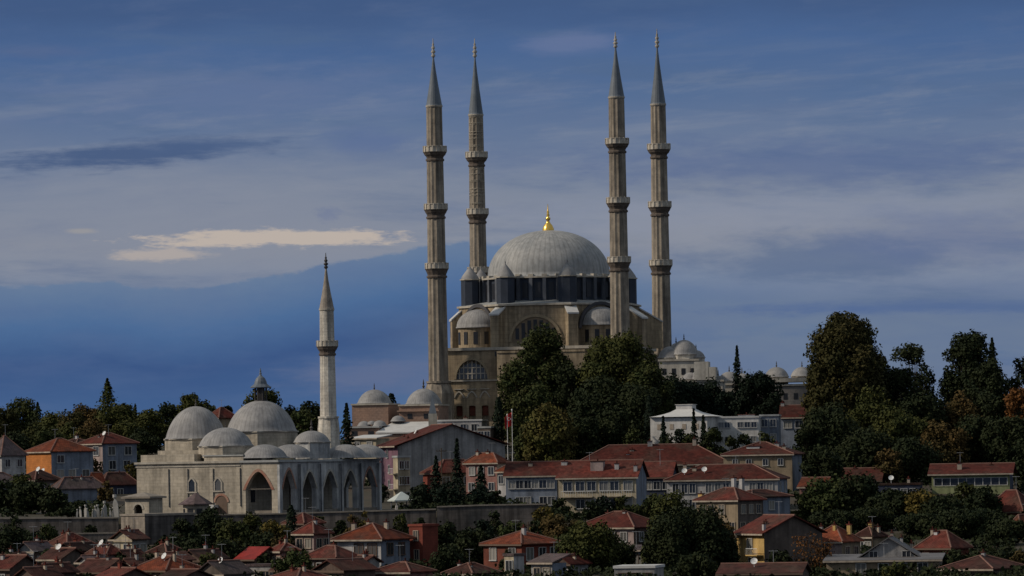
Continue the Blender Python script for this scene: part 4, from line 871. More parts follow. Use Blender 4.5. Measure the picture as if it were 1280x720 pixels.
# --- lower town, bottom left
rows = [
 ('red roof at the bottom left corner', -24, 12, 46, 712, 696, 650, 42, 'tile', 'brown'),
 ('brown roof with white dish at left, third row up', 48, 76, 106, 700, 687, 676, 42, 'tiled', 'greybrown'),
 ('dark red roof just under the left retaining wall', 58, 84, 112, 682, 668, 712, 45, 'tile', 'brown'),
 ('orange-brown roof below the flat pale roof on the left', 92, 128, 160, 716, 701, 655, 42, 'tile', 'brown'),
 ('red roof right under the stone bastion', 138, 165, 182, 675, 664, 722, 45, 'tiled', 'cream'),
 ('broad orange-red roof near the bottom left', 162, 208, 250, 714, 697, 655, 44, 'tileo', 'brown'),
 ('mauve roof with a white skylight at the bottom, left of the shed', 244, 280, 312, 719, 703, 650, 42, 'tilep', 'greybrown'),
 ('roof hidden among trees left of the bottom-left orange roofs', 20, 42, 64, 690, 679, 698, 45, 'tilep', 'grey'),
 ('small red roof between the bastion and the tree clump', 186, 208, 228, 692, 681, 694, 42, 'tiled', 'brown'),
 ('red roof at the bottom, under the dark tree clump', 226, 250, 280, 700, 689, 684, 45, 'tile', 'brown'),
 ('dark roof in the second row near the left corner', 108, 134, 152, 694, 682, 690, 42, 'tile', 'palepink'),
 ('low pinkish roof at the bottom, right of the corner roof', 44, 66, 92, 717, 706, 645, 45, 'tile', 'pink'),
 ('brown roof squeezed against the narrow dark tree', 340, 362, 388, 714, 702, 660, 45, 'tiled', 'brown'),
 ('bottom-edge roof between the two dark centre trees', 556, 590, 622, 718, 706, 655, 42, 'tiled', 'greybrown'),
 ('red roof low between the boarded house and round tree', 690, 712, 736, 706, 695, 672, 45, 'tile', 'brown'),
]
rows += [
 ('gabled brown roof just right of the left corner trees', 70, 92, 118, 690, 680, 700, 35, 'tiled', 'brown'),
 ('mauve shed roof between the dish roof and the orange-brown roof', 96, 112, 134, 704, 696, 672, 50, 'tilep', 'grey'),
 ('small red roof under the cream-walled one by the bastion', 142, 160, 180, 698, 689, 690, 38, 'tile', 'brown'),
 ('narrow dark roof left of the broad orange-red one', 150, 164, 184, 707, 700, 672, 60, 'tiled', 'greybrown'),
 ('second brown roof behind the broad orange-red one', 196, 222, 240, 701, 692, 676, 55, 'tiled', 'brown'),
 ('tiny red roof above the left corner roof', 0, 16, 34, 701, 693, 680, 40, 'tile', 'brown'),
 ('bottom-left red roof cut by the lower photo edge', 18, 44, 72, 722, 711, 632, 46, 'tiled', 'brown'),
 ('red roof cut by the lower edge under the orange-brown one', 120, 150, 184, 722, 712, 630, 40, 'tile', 'brown'),
 ('brown roof cut by the lower edge under the orange-red one', 196, 226, 262, 724, 714, 628, 45, 'tiled', 'brown'),
 ('red gable beside the pinkish house', 338, 352, 372, 690, 680, 690, 55, 'tile', 'pink'),
 ('small brown roof right of the low brown-roofed house', 440, 456, 474, 704, 696, 664, 40, 'tiled', 'brown'),
 ('dark roof cut by the lower edge under the brown gable', 340, 372, 404, 723, 713, 630, 42, 'tile', 'brown'),
]
for i, (lb, xl, xc, xr, ye, yr, D, a, rm, wl) in enumerate(rows):
    a += random.uniform(-14, 12); 
    house(lb+', low tiled house', xl, xc, xr, ye, yr, D, a, wall=wl, side=random.choice([wl, 'grey', 'brown']), rm=('tiled' if rm == 'tile' and i % 2 else rm), front=(1, 2), sidew=(1, 2), roof=random.choice(['hip', 'gx', 'gy', 'gx']), st=2.6, group='small tiled houses of the lower town',
          chim=((random.uniform(-.6,-.1), random.uniform(-.4,.4), random.uniform(.9,1.6), .24, random.choice(['chim','white','redbrick'])), (random.uniform(.1,.6), random.uniform(-.5,.4), random.uniform(.8,1.4), .2, random.choice(['chim','grey','chim']))), dish=((random.uniform(-.5,.5), -.4),) if i in (1, 5, 6, 10) else ())

# ------------------------------------------------------------------ stone structures of the terrace
def wall_run(label, pts, th=.9, coping=True, name='retaining_wall'):
    """masonry wall through (px, y top, D) points"""
    P0 = [P(*p) for p in pts]; org = P0[0]; zb = min(ground(p.x, p.y-1.5) for p in P0)-.6
    t = empty(name, (org.x, org.y, zb), 0, label, name.replace('_', ' '))
    b = MB(); c = MB()
    for p, q in zip(P0, P0[1:]):
        d = Vector((q.x-p.x, q.y-p.y, 0)); n = Vector((d.y, -d.x, 0)).normalized()*th/2
        def V(v, sgn, z, k=1.0): return (v.x-org.x+n.x*sgn*k, v.y-org.y+n.y*sgn*k, z-zb)
        vs = [V(p, 1, zb), V(q, 1, zb), V(q, -1, zb), V(p, -1, zb), V(p, 1, p.z), V(q, 1, q.z), V(q, -1, q.z), V(p, -1, p.z)]
        b.add(vs, [(0,1,5,4),(1,2,6,5),(2,3,7,6),(3,0,4,7),(4,5,6,7)])
        vs = [V(p, 1, p.z+.01, 1.3), V(q, 1, q.z+.01, 1.3), V(q, -1, q.z+.01, 1.3), V(p, -1, p.z+.01, 1.3), V(p, 1, p.z+.22, 1.3), V(q, 1, q.z+.22, 1.3), V(q, -1, q.z+.22, 1.3), V(p, -1, p.z+.22, 1.3)]
        c.add(vs, [(0,1,5,4),(1,2,6,5),(2,3,7,6),(3,0,4,7),(4,5,6,7),(3,2,1,0)])
    b.build('masonry', M['wallg'], t)
    if coping: c.build('coping', M['coping'], t)
wall_run('long dark stone terrace wall at the left, from the photo edge to the bastion', [(-160, 649, 759), (0, 649, 759), (148, 648, 759)])
wall_run('brownish stone terrace wall under the arched porch', [(235, 645, 759), (350, 643, 759), (470, 639.5, 759), (545, 637.5, 759)])
wall_run('tall blue-grey terrace wall below the pink house', [(546, 634.5, 757), (600, 632.5, 757), (682, 631, 757)])
wall_run('low wall strip at the foot of the left terrace', [(92, 668, 745), (148, 667, 745)], th=.6)
house('square grey stone bastion at the corner of the terrace wall', 148, 181, 240, 645, 642, 752, 50, roof='flat', wall='stoneb_lit', side='stoned', rm='coping', name='bastion', cat='bastion') if False else None
M['stoneb_lit'] = mat('bastion_lit_stone', (.27,.235,.20), .3, .4, .9, .2, (.17,.15,.13), streak=.5, blocks=(.9,.45))  # paler than the side masonry: the lit face is in the colour
house('square grey stone bastion at the corner of the terrace wall', 148, 181, 240, 645, 642, 750, 50, roof='flat', wall='stoneb_lit', side='wallg', rm='coping', name='bastion', cat='bastion')  # pale front, dark side: sunlight and shadow put into the wall tones
def gatehouse():
    D = 772.; s = D/F; A = math.radians(25); c = P(186, 622, D); z0 = ground(c.x, D)-.6
    t = empty('gatehouse', (c.x, D, z0), -A, 'small yellow stone gatehouse with dark arch beside the left end of the low mosque', 'gatehouse')
    H = zat(186, 623, D)-z0; W = 31*s/math.cos(A)
    b = MB(); b.archwall(-W, 0, 0, H, [(-W*.45, .75, H-1.7, .75, False)], 0, .6); b.box(-W, -W+.5, .61, 4, 0, H); b.box(-.5, 0, .61, 4, 0, H); b.box(-W, 0, 4.01, 4.5, 0, H); b.build('wall', M['mstone'], t)
    MB().archring(-W*.45, .75, H-1.7, .75, False, .3, -.08, .1).build('arch', M['pale'], t)
    b = MB(); b.box(-W-.5, .5, -.5, 5, H+.01, H+.3); b.add([(-W-.4,-.4,H+.31),(.4,-.4,H+.31),(.4,4.9,H+.31),(-W-.4,4.9,H+.31),(-W/2,2.2,H+1.0)], [(0,1,4),(1,2,4),(2,3,4),(3,0,4)]); b.build('roof', M['coping'], t)
gatehouse()
def kiosk(label, px, D, ye, yt, w, m_roof, m_wall, n=4, posts=True, fin=True):
    s = D/F; c = P(px, ye, D); z0 = ground(c.x, D)-.3; t = empty('kiosk', (c.x, D, z0), math.radians(20), label, 'kiosk')
    H = c.z-z0; r = w/2*s*1.05; h = (ye-yt)*s
    if posts:
        for i in range(n): a = math.pi/4+2*math.pi*i/n; MB().tube((r*.8*math.cos(a), r*.8*math.sin(a), 0), (r*.8*math.cos(a), r*.8*math.sin(a), H), .1, .1).build('post', M['metal'], t)
        MB().box(-r*.4, r*.4, -r*.3, r*.3, 0, 1.1).build('counter', M['white'], t)
    else:
        MB().prism(n, r*.82, r*.82, 0, H, rot=math.pi/n).build('wall', M[m_wall], t)
        for i in range(n):
            a = 2*math.pi*i/n+math.pi*0; b = MB(); b.M = Matrix.Rotation(a, 4, 'Z'); k = r*.82*math.cos(math.pi/n); b.box(k-.05, k+.06, -.5, .5, H-2.4, H-.6); b.build('window', M['dark'], t)
    b = MB(); b.prism(n, r*1.12, r*1.12, H+.005, H+.18, rot=math.pi/n); b.prism(n, r*1.08, .12, H+.185, H+.18+h, rot=math.pi/n); b.build('roof', M[m_roof], t)
kiosk('octagonal stone fountain kiosk with grey pointed roof before the long mosque wall', 245, 768, 631, 617.5, 38, 'tilep', 'mstone', n=8, posts=False)
kiosk('open kiosk with pale pyramid canopy right of the arched porch', 502, 800, 626.5, 616, 34, 'canvas', 'white')
# gravestones
def graves(pts, label, group, D, hh):
    src = None
    for i, (px, h) in enumerate(pts):
        d = D+random.uniform(-1, 1); p = basep(px, d, 640)
        t = empty('gravestone', p, math.radians(random.uniform(-30, 30)), label, 'gravestone', group)
        if src is None:
            b = MB(); b.poly([(-.16, -.3), (.16, -.3), (.2, 1.0), (.13, 1.25), (0, 1.4), (-.13, 1.25), (-.2, 1.0)], -.07, .07); b.prism(8, .07, .13, 1.38, 1.5); b.prism(8, .17, .15, 1.5, 1.72)
            src = b.build('slab', M['grave'], t)
        else:
            o = src.copy(); COL.objects.link(o); o.parent = t
        t.scale = (h, h, h*1.05); t.rotation_euler[1] = random.uniform(-.12, .12)
graves([(96,.8),(101,1.0),(107,1.2),(110,.9),(116,.8),(119,1.1),(123,1.2),(127,.9),(132,1.5),(138,.9),(142,1.0),(146,2.1)], 'thin pale gravestone standing on the terrace just left of the bastion', 'gravestones on the left terrace', 763, 1)
graves([(632,1.2),(634.5,1.4),(637,1.2),(639,1.5),(641,1.3),(643.5,1.5),(636,1.1),(640,1.0),(645,1.3)], 'pale gravestone in the small graveyard under the flags', 'gravestones under the flags', 905, 1)
# flag poles
def flagpole(px, D, yt, yb, label, flag=True):
    p = basep(px, D, 550); H = zat(px, yt, D)-p.z; t = empty('flagpole', p, 0, label, 'flagpole')
    b = MB(); b.tube((0,0,-.3), (0,0,H), .08, .05, 8); b.prism(8, .16, .05, H, H+.3); b.build('pole', M['whitemetal'], t)
    if flag:
        b = MB(); b.smooth = True; n = 10; W, h = 1.35, 2.7
        top = [(-.1-W*i/n, .18*math.sin(i*1.1), H-.4-.9*(i/n)**1.5) for i in range(n+1)]
        vs = top+[(x+.05, y+.1, z-h*.75-.6*(1-abs(x)/3)) for x, y, z in top]
        vs += [(x, y+.03, z) for x, y, z in vs]
        k = n+1; b.add(vs, [(i, i+1, k+i+1, k+i) for i in range(n)]+[(2*k+i+1, 2*k+i, 3*k+i, 3*k+i+1) for i in range(n)]); f = b.build('flag', M['flagred'], t)
        b = MB(); zc = H-2.1
        pts = [(-.85+.5*math.cos(a), zc+.5*math.sin(a)) for a in np.linspace(.5, 2*math.pi-.5, 18)]+[(-.72+.4*math.cos(a), zc+.4*math.sin(a)) for a in np.linspace(2*math.pi-.62, .62, 18)]
        q = len(pts)//2
        fz = lambda z: zc+(z-zc)*.68+.45; fx = lambda x: x*.68-.05
        pts = [(fx(x), fz(z)) for x, z in pts]
        b.add([(x, -.22, z) for x, z in pts], [(i, i+1, 2*q-2-i, 2*q-1-i) for i in range(q-1)])
        sp = [((.26 if i % 2 == 0 else .1)*math.cos(math.pi+i*math.pi/5)-.38, (.26 if i % 2 == 0 else .1)*math.sin(math.pi+i*math.pi/5)+zc) for i in range(10)]
        sp = [(fx(x), fz(z)) for x, z in sp]
        b.add([(x, -.23, z) for x, z in sp]+[(fx(-.38), -.23, fz(zc))], [(i, (i+1) % 10, 10) for i in range(10)]); b.build('crescent_and_star', M['white'+'metal'], f)
flagpole(640.5, 925, 513, 560, 'white flagpole flying a red flag with white crescent and star')
flagpole(634.5, 925, 519, 560, 'bare slim flagpole just left of the red flag', False)
# fire-place stack in front of the first minaret
def stack():
    D = 960; p = basep(541, D, 530); t = empty('chimney_stack', p, 0, 'square white chimney stack with pointed grey cap before the first tall minaret', 'chimney stack'); s = D/F
    z = lambda y: zat(541, y, D)-p.z
    MB().box(-.85, .85, -.85, .85, -.5, z(517)).build('shaft', M['pale'], t)
    b = MB(); b.prism(4, 1.1, .05, z(517)+.01, z(494), rot=math.pi/4); b.build('cap', M['conelead'], t)
stack()
def pole(px, D, yt, label):
    p = basep(px, D, 640); H = zat(px, yt, D)-p.z; t = empty('utility_pole', p, 0, label, 'utility pole')
    MB().tube((0,0,-.4), (0,0,H), .13, .09, 7).build('post', M['bark'], t)
    b = MB(); b.box(-.9, .9, -.05, .05, H-.6, H-.48)
    for x in (-.8, -.3, .3, .8): b.tube((x, 0, H-.48), (x, 0, H-.28), .05, .03, 5)
    b.build('crossarm', M['bark'], t)
pole(553, 845, 560, 'thin dark pole in front of the grey gable wall')
pole(660, 700, 652, 'short pole behind the orange hip roof in the bottom centre')
pole(180, 668, 690, 'slim pole between the bottom-left orange roofs')
pole(1090, 700, 652, 'slim pole behind the grey gabled house')

# ------------------------------------------------------------------ vegetation
def quads(Pn, Nn, size, rng):
    n = len(Pn); up = rng.normal(size=(n, 3)); t1 = np.cross(Nn, up); t1 /= np.linalg.norm(t1, axis=1)[:, None]+1e-9; t2 = np.cross(Nn, t1)
    sz = size*rng.uniform(.55, 1.25, (n, 1)); a = t1*sz; b_ = t2*sz*rng.uniform(.5, 1.0, (n, 1))
    v = np.empty((n*4, 3)); v[0::4] = Pn-a-b_*.4; v[1::4] = Pn-b_+a*.2; v[2::4] = Pn+a+b_*.3; v[3::4] = Pn+b_-a*.3
    return v
def leafmesh(name, v, m_):
    n = len(v)//4; me = bpy.data.meshes.new(name); me.vertices.add(n*4); me.vertices.foreach_set('co', v.astype(np.float32).ravel())
    me.loops.add(n*4); me.loops.foreach_set('vertex_index', np.arange(n*4, dtype=np.int32)); me.polygons.add(n)
    me.polygons.foreach_set('loop_start', np.arange(0, n*4, 4, dtype=np.int32)); me.polygons.foreach_set('loop_total', np.full(n, 4, dtype=np.int32))
    me.materials.append(m_); me.update(calc_edges=True); return me
TREES = 0
def tree(label, px, yt, w, D, kind='round', tone='dgreen', cb=.12, group=None, yb=None, dens=1.0, cat=None, lean=0.0):
    """kind: round, tall, conifer, cypress, bush, loose, bare"""
    global TREES; TREES += 1
    rng = np.random.default_rng(TREES*13+5); s = D/F
    ym = 600 if yt > 520 else 540
    p = P(px+(ym-yt)*SA*0, ym, D); gx = P(px, yt, D).x; g = ground(gx, D); ztop = P(px, yt, D).z
    H = max(ztop-g, 1.5); R = w*s/2
    nm = {'conifer': 'conifer', 'cypress': 'cypress', 'bush': 'bush'}.get(kind, 'tree')
    t = empty(nm, (gx, D, g), 0, label, cat or nm, group)
    if yb is not None: c0 = max(.02*H, P(px, yb, D).z-g)
    else: c0 = H*cb
    Hc = H-c0; leaf = .31 if D > 780 else .25; leaf *= .9+.012*R
    trunk = MB(); trunk.smooth = True
    if kind in ('round', 'tall', 'bush', 'loose', 'bare'):
        R *= {'round': 1.22, 'tall': 1.12, 'bush': 1.1, 'loose': 1.15, 'bare': 1.0}[kind]
        nl = int({'round': 40, 'tall': 40, 'bush': 16, 'loose': 34, 'bare': 18}[kind]*max(.7, min(1.6, R/6))*max(.8, min(1.5, Hc/(2.2*R))))
        cen = []; 
        for i in range(nl):
            u = rng.uniform(-1, 1); th = rng.uniform(0, 2*math.pi); rr = rng.uniform(.5, .82)
            hq = (1-u*u)**(.36 if kind != 'loose' else .3); q = np.array([hq*math.cos(th)*rr, hq*math.sin(th)*rr, u*(.55+.35*rr)])
            wz = 1.0-.16*max(0, q[2])
            cen.append((q[0]*R*wz, q[1]*R*wz, c0+Hc*(.48+q[2]*.50), rng.uniform(.2, .36) if kind != 'loose' else rng.uniform(.12, .24)))
        cen.append((0, 0, c0+Hc*.80, .34)); cen.append((0, 0, c0+Hc*.45, .5)); cen.append((R*.5, 0, c0+Hc*.4, .36)); cen.append((-R*.5, 0, c0+Hc*.4, .36))
        Ps = []; Ns = []
        for (x, y, z, f) in cen:
            r = f*R; rz = min(r*1.15, Hc*.3)
            n = int(4*math.pi*r*r*dens*{'loose': 4.0, 'bare': 2.0}.get(kind, 5.2)/(leaf/.34)**2)+10
            d = rng.normal(size=(n, 3)); d /= np.linalg.norm(d, axis=1)[:, None]
            k = rng.uniform(.55, 1.12, (n, 1))**.8
            lump = 1+.22*np.sin(d[:, :1]*5+x)*np.sin(d[:, 1:2]*6+y)+.12*np.sin(d[:, 2:3]*9+z)
            Ps.append(np.array([x, y, z])+d*k*lump*np.array([r, r, rz])); Ns.append(d+rng.normal(size=(n, 3))*.55)
            trunk.tube((0, 0, c0+Hc*.12), (x*.85, y*.85, z), .05*R*.5+.02, .02, 4)
        Pn = np.vstack(Ps); Nn = np.vstack(Ns); Nn /= np.linalg.norm(Nn, axis=1)[:, None]
        keep = Pn[:, 2] > c0*.6; Pn, Nn = Pn[keep], Nn[keep]
        if kind == 'bare': leaf *= .7
        trunk.tube((0, 0, -.4), (0, 0, c0+Hc*.35), max(.12, R*.075), max(.08, R*.04), 8)
    elif kind == 'conifer':
        R *= 1.35
        n = int((R*Hc*34+350)*dens); t_ = rng.uniform(0, 1, n)**1.35; nb = 9; tier = (t_*nb*max(1, H/9)) % 1
        env = R*((1-t_)**.85)*(.55+.45*(1-tier)); a = rng.uniform(0, 2*math.pi, n); br = 1+.22*np.sin(a*5+np.floor(t_*nb)*2.1)
        rad_ = env*br*rng.uniform(.35, 1.05, n); Pn = np.stack([rad_*np.cos(a), rad_*np.sin(a), c0+Hc*t_-.12*rad_], 1)
        Nn = np.stack([np.cos(a)*.6, np.sin(a)*.6, np.full(n, .8)], 1)+rng.normal(size=(n, 3))*.45; Nn /= np.linalg.norm(Nn, axis=1)[:, None]
        trunk.tube((0, 0, -.4), (0, 0, H*.97), max(.12, R*.08), .03, 7)
    else:
        n = int((R*Hc*60+300)*dens); t_ = rng.uniform(0, 1, n); env = R*np.sin(np.pi*np.clip(t_*.86+.12, 0, 1))**.6; a = rng.uniform(0, 2*math.pi, n)
        rad_ = env*(1+.14*np.sin(a*4+t_*17))*rng.uniform(.6, 1.05, n); Pn = np.stack([rad_*np.cos(a), rad_*np.sin(a), c0+Hc*t_], 1)
        Nn = np.stack([np.cos(a), np.sin(a), np.full(n, .2)], 1)+rng.normal(size=(n, 3))*.4; Nn /= np.linalg.norm(Nn, axis=1)[:, None]
        trunk.tube((0, 0, -.4), (0, 0, H*.8), max(.1, R*.12), .04, 7)
    v = quads(Pn, Nn, leaf, rng)
    trunk.build('trunk', M['bark'], t)
    o = bpy.data.objects.new('crown', leafmesh('crown', v, M['leaf_'+tone])); COL.objects.link(o); o.parent = t
    return t
G1 = 'trees along the left skyline'
# skyline, far left to the low mosque
tree('tree with greenish-brown crown at the left edge of the skyline', 3, 512, 44, 1130, 'round', 'rustgreen', group=G1)
tree('rounded tree top second from the left edge of the skyline', 26, 499, 46, 1150, 'tall', 'mid', group=G1)
tree('narrow taller tree at the left, right of the rounded one', 47, 503, 30, 1140, 'conifer', 'dgreen', group=G1)
tree('low broad tree above the gap of the left skyline', 66, 519, 46, 1130, 'round', 'olive', group=G1)
tree('low brownish tree above the orange brick house', 88, 517, 40, 1120, 'round', 'rustgreen', group=G1)
tree('autumn-tinted tree left of the tall pointed skyline conifer', 106, 507, 44, 1140, 'tall', 'rust', group=G1)
tree('tall pointed conifer standing highest on the left skyline', 134, 473, 52, 1120, 'conifer', 'mid', cb=.02, group=G1)
tree('broad olive tree around the foot of the tall skyline conifer', 146, 509, 56, 1110, 'round', 'olive', group=G1)
tree('small thin conifer right of the tall skyline conifer', 169, 505, 15, 1100, 'conifer', 'mid', group=G1)
tree('olive tree touching the left side of the first big dome', 188, 514, 42, 1060, 'round', 'olive', group=G1)
tree('dark tree behind the left shoulder of the first big dome', 208, 506, 40, 1080, 'round', 'dgreen', group=G1)
tree('feathery tree rising above the first big dome', 240, 488, 42, 1080, 'tall', 'olive', group=G1)
tree('dark little tree between the first and second big domes', 262, 506, 26, 1060, 'round', 'dgreen', group=G1)
tree('small dark round tree just above the red roof between domes', 283, 502, 18, 1090, 'round', 'conif', group=G1)
tree('olive round tree behind the lantern of the middle dome', 326, 486, 46, 1060, 'round', 'olive', group=G1)
tree('low dark tree right of the lantern dome', 362, 509, 38, 1060, 'round', 'dgreen', group=G1)
tree('dark tree directly left of the white minaret', 388, 498, 30, 1060, 'tall', 'dgreen', group=G1)
tree('small hedge-like tree between the lantern dome and white minaret', 376, 513, 40, 1020, 'round', 'mid', group=G1)
tree('dark blue-green conifer directly right of the white minaret', 433, 504, 34, 900, 'conifer', 'conif', cb=.05)
tree('slim dark tree between the two bath house domes', 489, 492, 17, 1050, 'cypress', 'conif', cb=.02)
for i, (px, yt, w, D, tone, lb) in enumerate([
  (12, 545, 50, 1010, 'dgreen', 'dark tree behind the house at the left edge'), (48, 538, 60, 1020, 'mid', 'dark tree above the orange house roof, left'),
  (84, 532, 50, 1030, 'olive', 'olive tree right above the orange house'), (118, 530, 50, 1030, 'rust', 'brown-green tree above the pale blue-white house'),
  (156, 530, 44, 1030, 'olive', 'olive tree right of the pale blue-white house'), (178, 538, 40, 1000, 'dgreen', 'dark tree between the pale house and first big dome'),
  (116, 572, 26, 925, 'rust', 'bare brownish small tree between orange and pale houses'), (163, 575, 20, 900, 'yellow', 'yellowish small tree against the left end of the low mosque')]):
    tree(lb, px, yt, w, D, 'round' if i < 6 else 'loose', tone, group='trees behind the left houses')
# left terrace
for (px, yt, w, D, tone, lb) in [(8, 602, 46, 800, 'dgreen', 'dark tree on the terrace at the left edge'), (38, 603, 44, 795, 'dgreen', 'dark tree on the terrace, second from the left edge'),
   (66, 610, 36, 790, 'dgreen', 'dark tree on the terrace beside the blue-white wall'), (30, 590, 30, 850, 'olive', 'olive tree among the left houses'), (98, 627, 34, 775, 'dgreen', 'low dark bushy tree under the blue-white wall'),
   (84, 634, 22, 772, 'dgreen', 'low dark bush left of the gravestones'), (120, 634, 20, 772, 'mid', 'low bush behind the gravestones')]:
    tree(lb, px, yt, w, D, 'bush' if yt > 620 else 'round', tone, cb=.03, group='dark trees on the left terrace')
# below the terrace wall
for (px, yt, w, D, kind, tone, lb) in [
   (6, 656, 54, 700, 'round', 'dgreen', 'black-green tree below the wall at the left edge'), (36, 662, 40, 705, 'round', 'dgreen', 'black-green tree below the wall, second from left edge'),
   (228, 648, 40, 712, 'round', 'dgreen', 'dark tree below the fountain kiosk'), (262, 640, 50, 720, 'round', 'dgreen', 'biggest dark tree below the long mosque wall'),
   (290, 650, 44, 715, 'round', 'mid', 'dark tree below the great porch arch'), (318, 641, 36, 725, 'round', 'olive', 'olive tree under the porch corner'),
   (342, 650, 34, 720, 'round', 'yellow', 'yellow-green tree left of the narrow dark tree'), (364, 632, 15, 735, 'cypress', 'conif', 'narrow dark cypress in front of the porch arches'),
   (366, 688, 44, 655, 'round', 'mid', 'green tree at the bottom edge left of the white house'), (206, 668, 34, 700, 'round', 'dgreen', 'dark tree under the bastion'),
   (245, 672, 44, 695, 'round', 'dgreen', 'dark tree in the clump above the bottom-left roofs'), (285, 676, 40, 695, 'round', 'dgreen', 'lower dark tree in the clump beside the red sheeting'),
   (440, 641, 26, 735, 'bush', 'rust', 'brownish bush on the wall below the last porch arches'), (456, 634, 20, 745, 'bush', 'yellow', 'small yellowish bush on the wall under the porch'), 
   (330, 664, 40, 705, 'round', 'dgreen', 'dark tree above the bright red sheeting'), (353, 672, 30, 700, 'round', 'rust', 'reddish tree left of the pinkish house'),
   (150, 690, 26, 690, 'bush', 'dgreen', 'dark bush between the bottom-left roofs'), (10, 690, 34, 680, 'bush', 'dgreen', 'dark bush above the bottom-left corner roof'),
   (562, 652, 40, 712, 'round', 'dgreen', 'dark tree right of the red brick block'), (585, 664, 50, 702, 'round', 'dgreen', 'dark tree left of the boarded house'), (560, 684, 40, 680, 'round', 'dgreen', 'lower dark tree right of the red brick block'),
   (600, 650, 34, 735, 'bush', 'conif', 'dark shrubbery at the foot of the blue-grey wall'), (640, 654, 44, 735, 'bush', 'mid', 'green shrubbery behind the boarded house roof'), (672, 650, 34, 735, 'bush', 'dgreen', 'dark shrub at the right end of the blue-grey wall'),
   (634, 686, 22, 672, 'bush', 'dgreen', 'dark bush before the boarded house'),
   (683, 630, 32, 745, 'round', 'yellow', 'yellow-green tree at the right end of the terrace wall'), (700, 644, 44, 730, 'round', 'rust', 'rust-coloured tree below the terraced houses'), (722, 655, 40, 715, 'round', 'olive', 'olive tree left of the red hip roof'),
   (738, 662, 74, 680, 'round', 'olive', 'big round olive-dark tree at the bottom centre'), (770, 676, 44, 690, 'round', 'dgreen', 'dark tree before the red hip-roofed house'),
   (842, 614, 62, 725, 'round', 'olive', 'tall olive tree left of the beige house'), (858, 640, 92, 690, 'round', 'dgreen', 'large dark tree filling the lower centre right'), (900, 652, 40, 705, 'round', 'rust', 'brownish tree left of the yellow end house'),
   (905, 668, 36, 690, 'round', 'dgreen', 'dark tree directly left of the yellow end house'), (826, 662, 44, 695, 'round', 'mid', 'green-brown tree left of the large dark tree'),
   (756, 620, 32, 790, 'bush', 'conif', 'dark bush in front of the cream terraced house'), (780, 618, 26, 790, 'bush', 'mid', 'green bush in front of the cream terraced house'), (740, 626, 24, 785, 'bush', 'dgreen', 'low bush at the foot of the cream terraced house'),
   (815, 618, 40, 790, 'round', 'mid', 'green tree right of the cream terraced house'), (700, 622, 22, 800, 'bush', 'dgreen', 'bush under the party wall of the terraced houses')]:
    tree(lb, px, yt, w, D, kind, tone, cb=.04)
# conifers and hedge in the middle
tree('tall spiky dark conifer before the grey gable wall', 571, 548, 24, 800, 'conifer', 'conif', cb=.0)
tree('shorter dark conifer left of the spiky one', 545, 570, 24, 805, 'conifer', 'conif', cb=.0)
tree('dark broad conifer right of the spiky one', 601, 582, 32, 800, 'conifer', 'conif', cb=.0)
tree('dark hedge-like bush at the foot of the conifers, left', 528, 605, 36, 798, 'bush', 'conif', cb=.0)
tree('dark hedge-like bush at the foot of the conifers, middle', 562, 604, 44, 795, 'bush', 'conif', cb=.0)
tree('dark hedge-like bush at the foot of the conifers, right', 600, 607, 40, 795, 'bush', 'conif', cb=.0)
tree('small dark bush before the pink house', 622, 612, 20, 800, 'bush', 'dgreen', cb=.0)
# in front of the great mosque
tree('slim dark cypress at the left edge of the mosque grove', 623, 497, 15, 968, 'cypress', 'conif', cb=.0)
tree('wide dark tree at the left of the mosque grove', 645, 444, 52, 985, 'round', 'mid', cb=.05, dens=1.1)
tree('tallest tree covering the middle arch of the great mosque', 680, 402, 70, 995, 'tall', 'mid', cb=.05, dens=1.1)
tree('dark tree between the two highest crowns of the grove', 714, 446, 48, 985, 'round', 'dgreen', cb=.05)
tree('dark lower tree of the grove below the tallest crown', 664, 478, 60, 960, 'round', 'mid', cb=.04)
tree('broad olive-topped tree before the right minaret of the great mosque', 776, 412, 92, 985, 'round', 'olive', cb=.04, dens=1.1)
tree('dark tree at the right side of the grove', 815, 446, 56, 978, 'round', 'mid', cb=.04)
tree('dark tree low in the grove, under the olive-topped crown', 752, 470, 80, 955, 'round', 'dgreen', cb=.03)
tree('dark tree low at the right of the grove', 796, 478, 74, 950, 'round', 'dgreen', cb=.03)
tree('dark blue-green tree right of the grove behind the white pavilion', 838, 466, 56, 1020, 'round', 'conif', cb=.03)
tree('slim black cypress left of the white pavilion', 811, 496, 16, 935, 'cypress', 'conif', cb=.0)
tree('yellow-green autumn tree standing forward at the foot of the grove', 686, 502, 58, 922, 'round', 'yellowgreen', cb=.03, dens=1.1)
tree('small autumn tree behind the red flag', 660, 522, 34, 935, 'round', 'mid', cb=.03)
tree('dark tree above the long red roof, left', 728, 516, 50, 930, 'round', 'dgreen', cb=.03)
tree('dark tree above the long red roof, middle', 768, 508, 56, 935, 'round', 'dgreen', cb=.03)
tree('dark tree above the long red roof, right', 796, 516, 30, 930, 'bush', 'dgreen', cb=.03)
tree('dark tree above the red roof between cypress and pavilion', 790, 528, 40, 922, 'bush', 'mid', cb=.0)
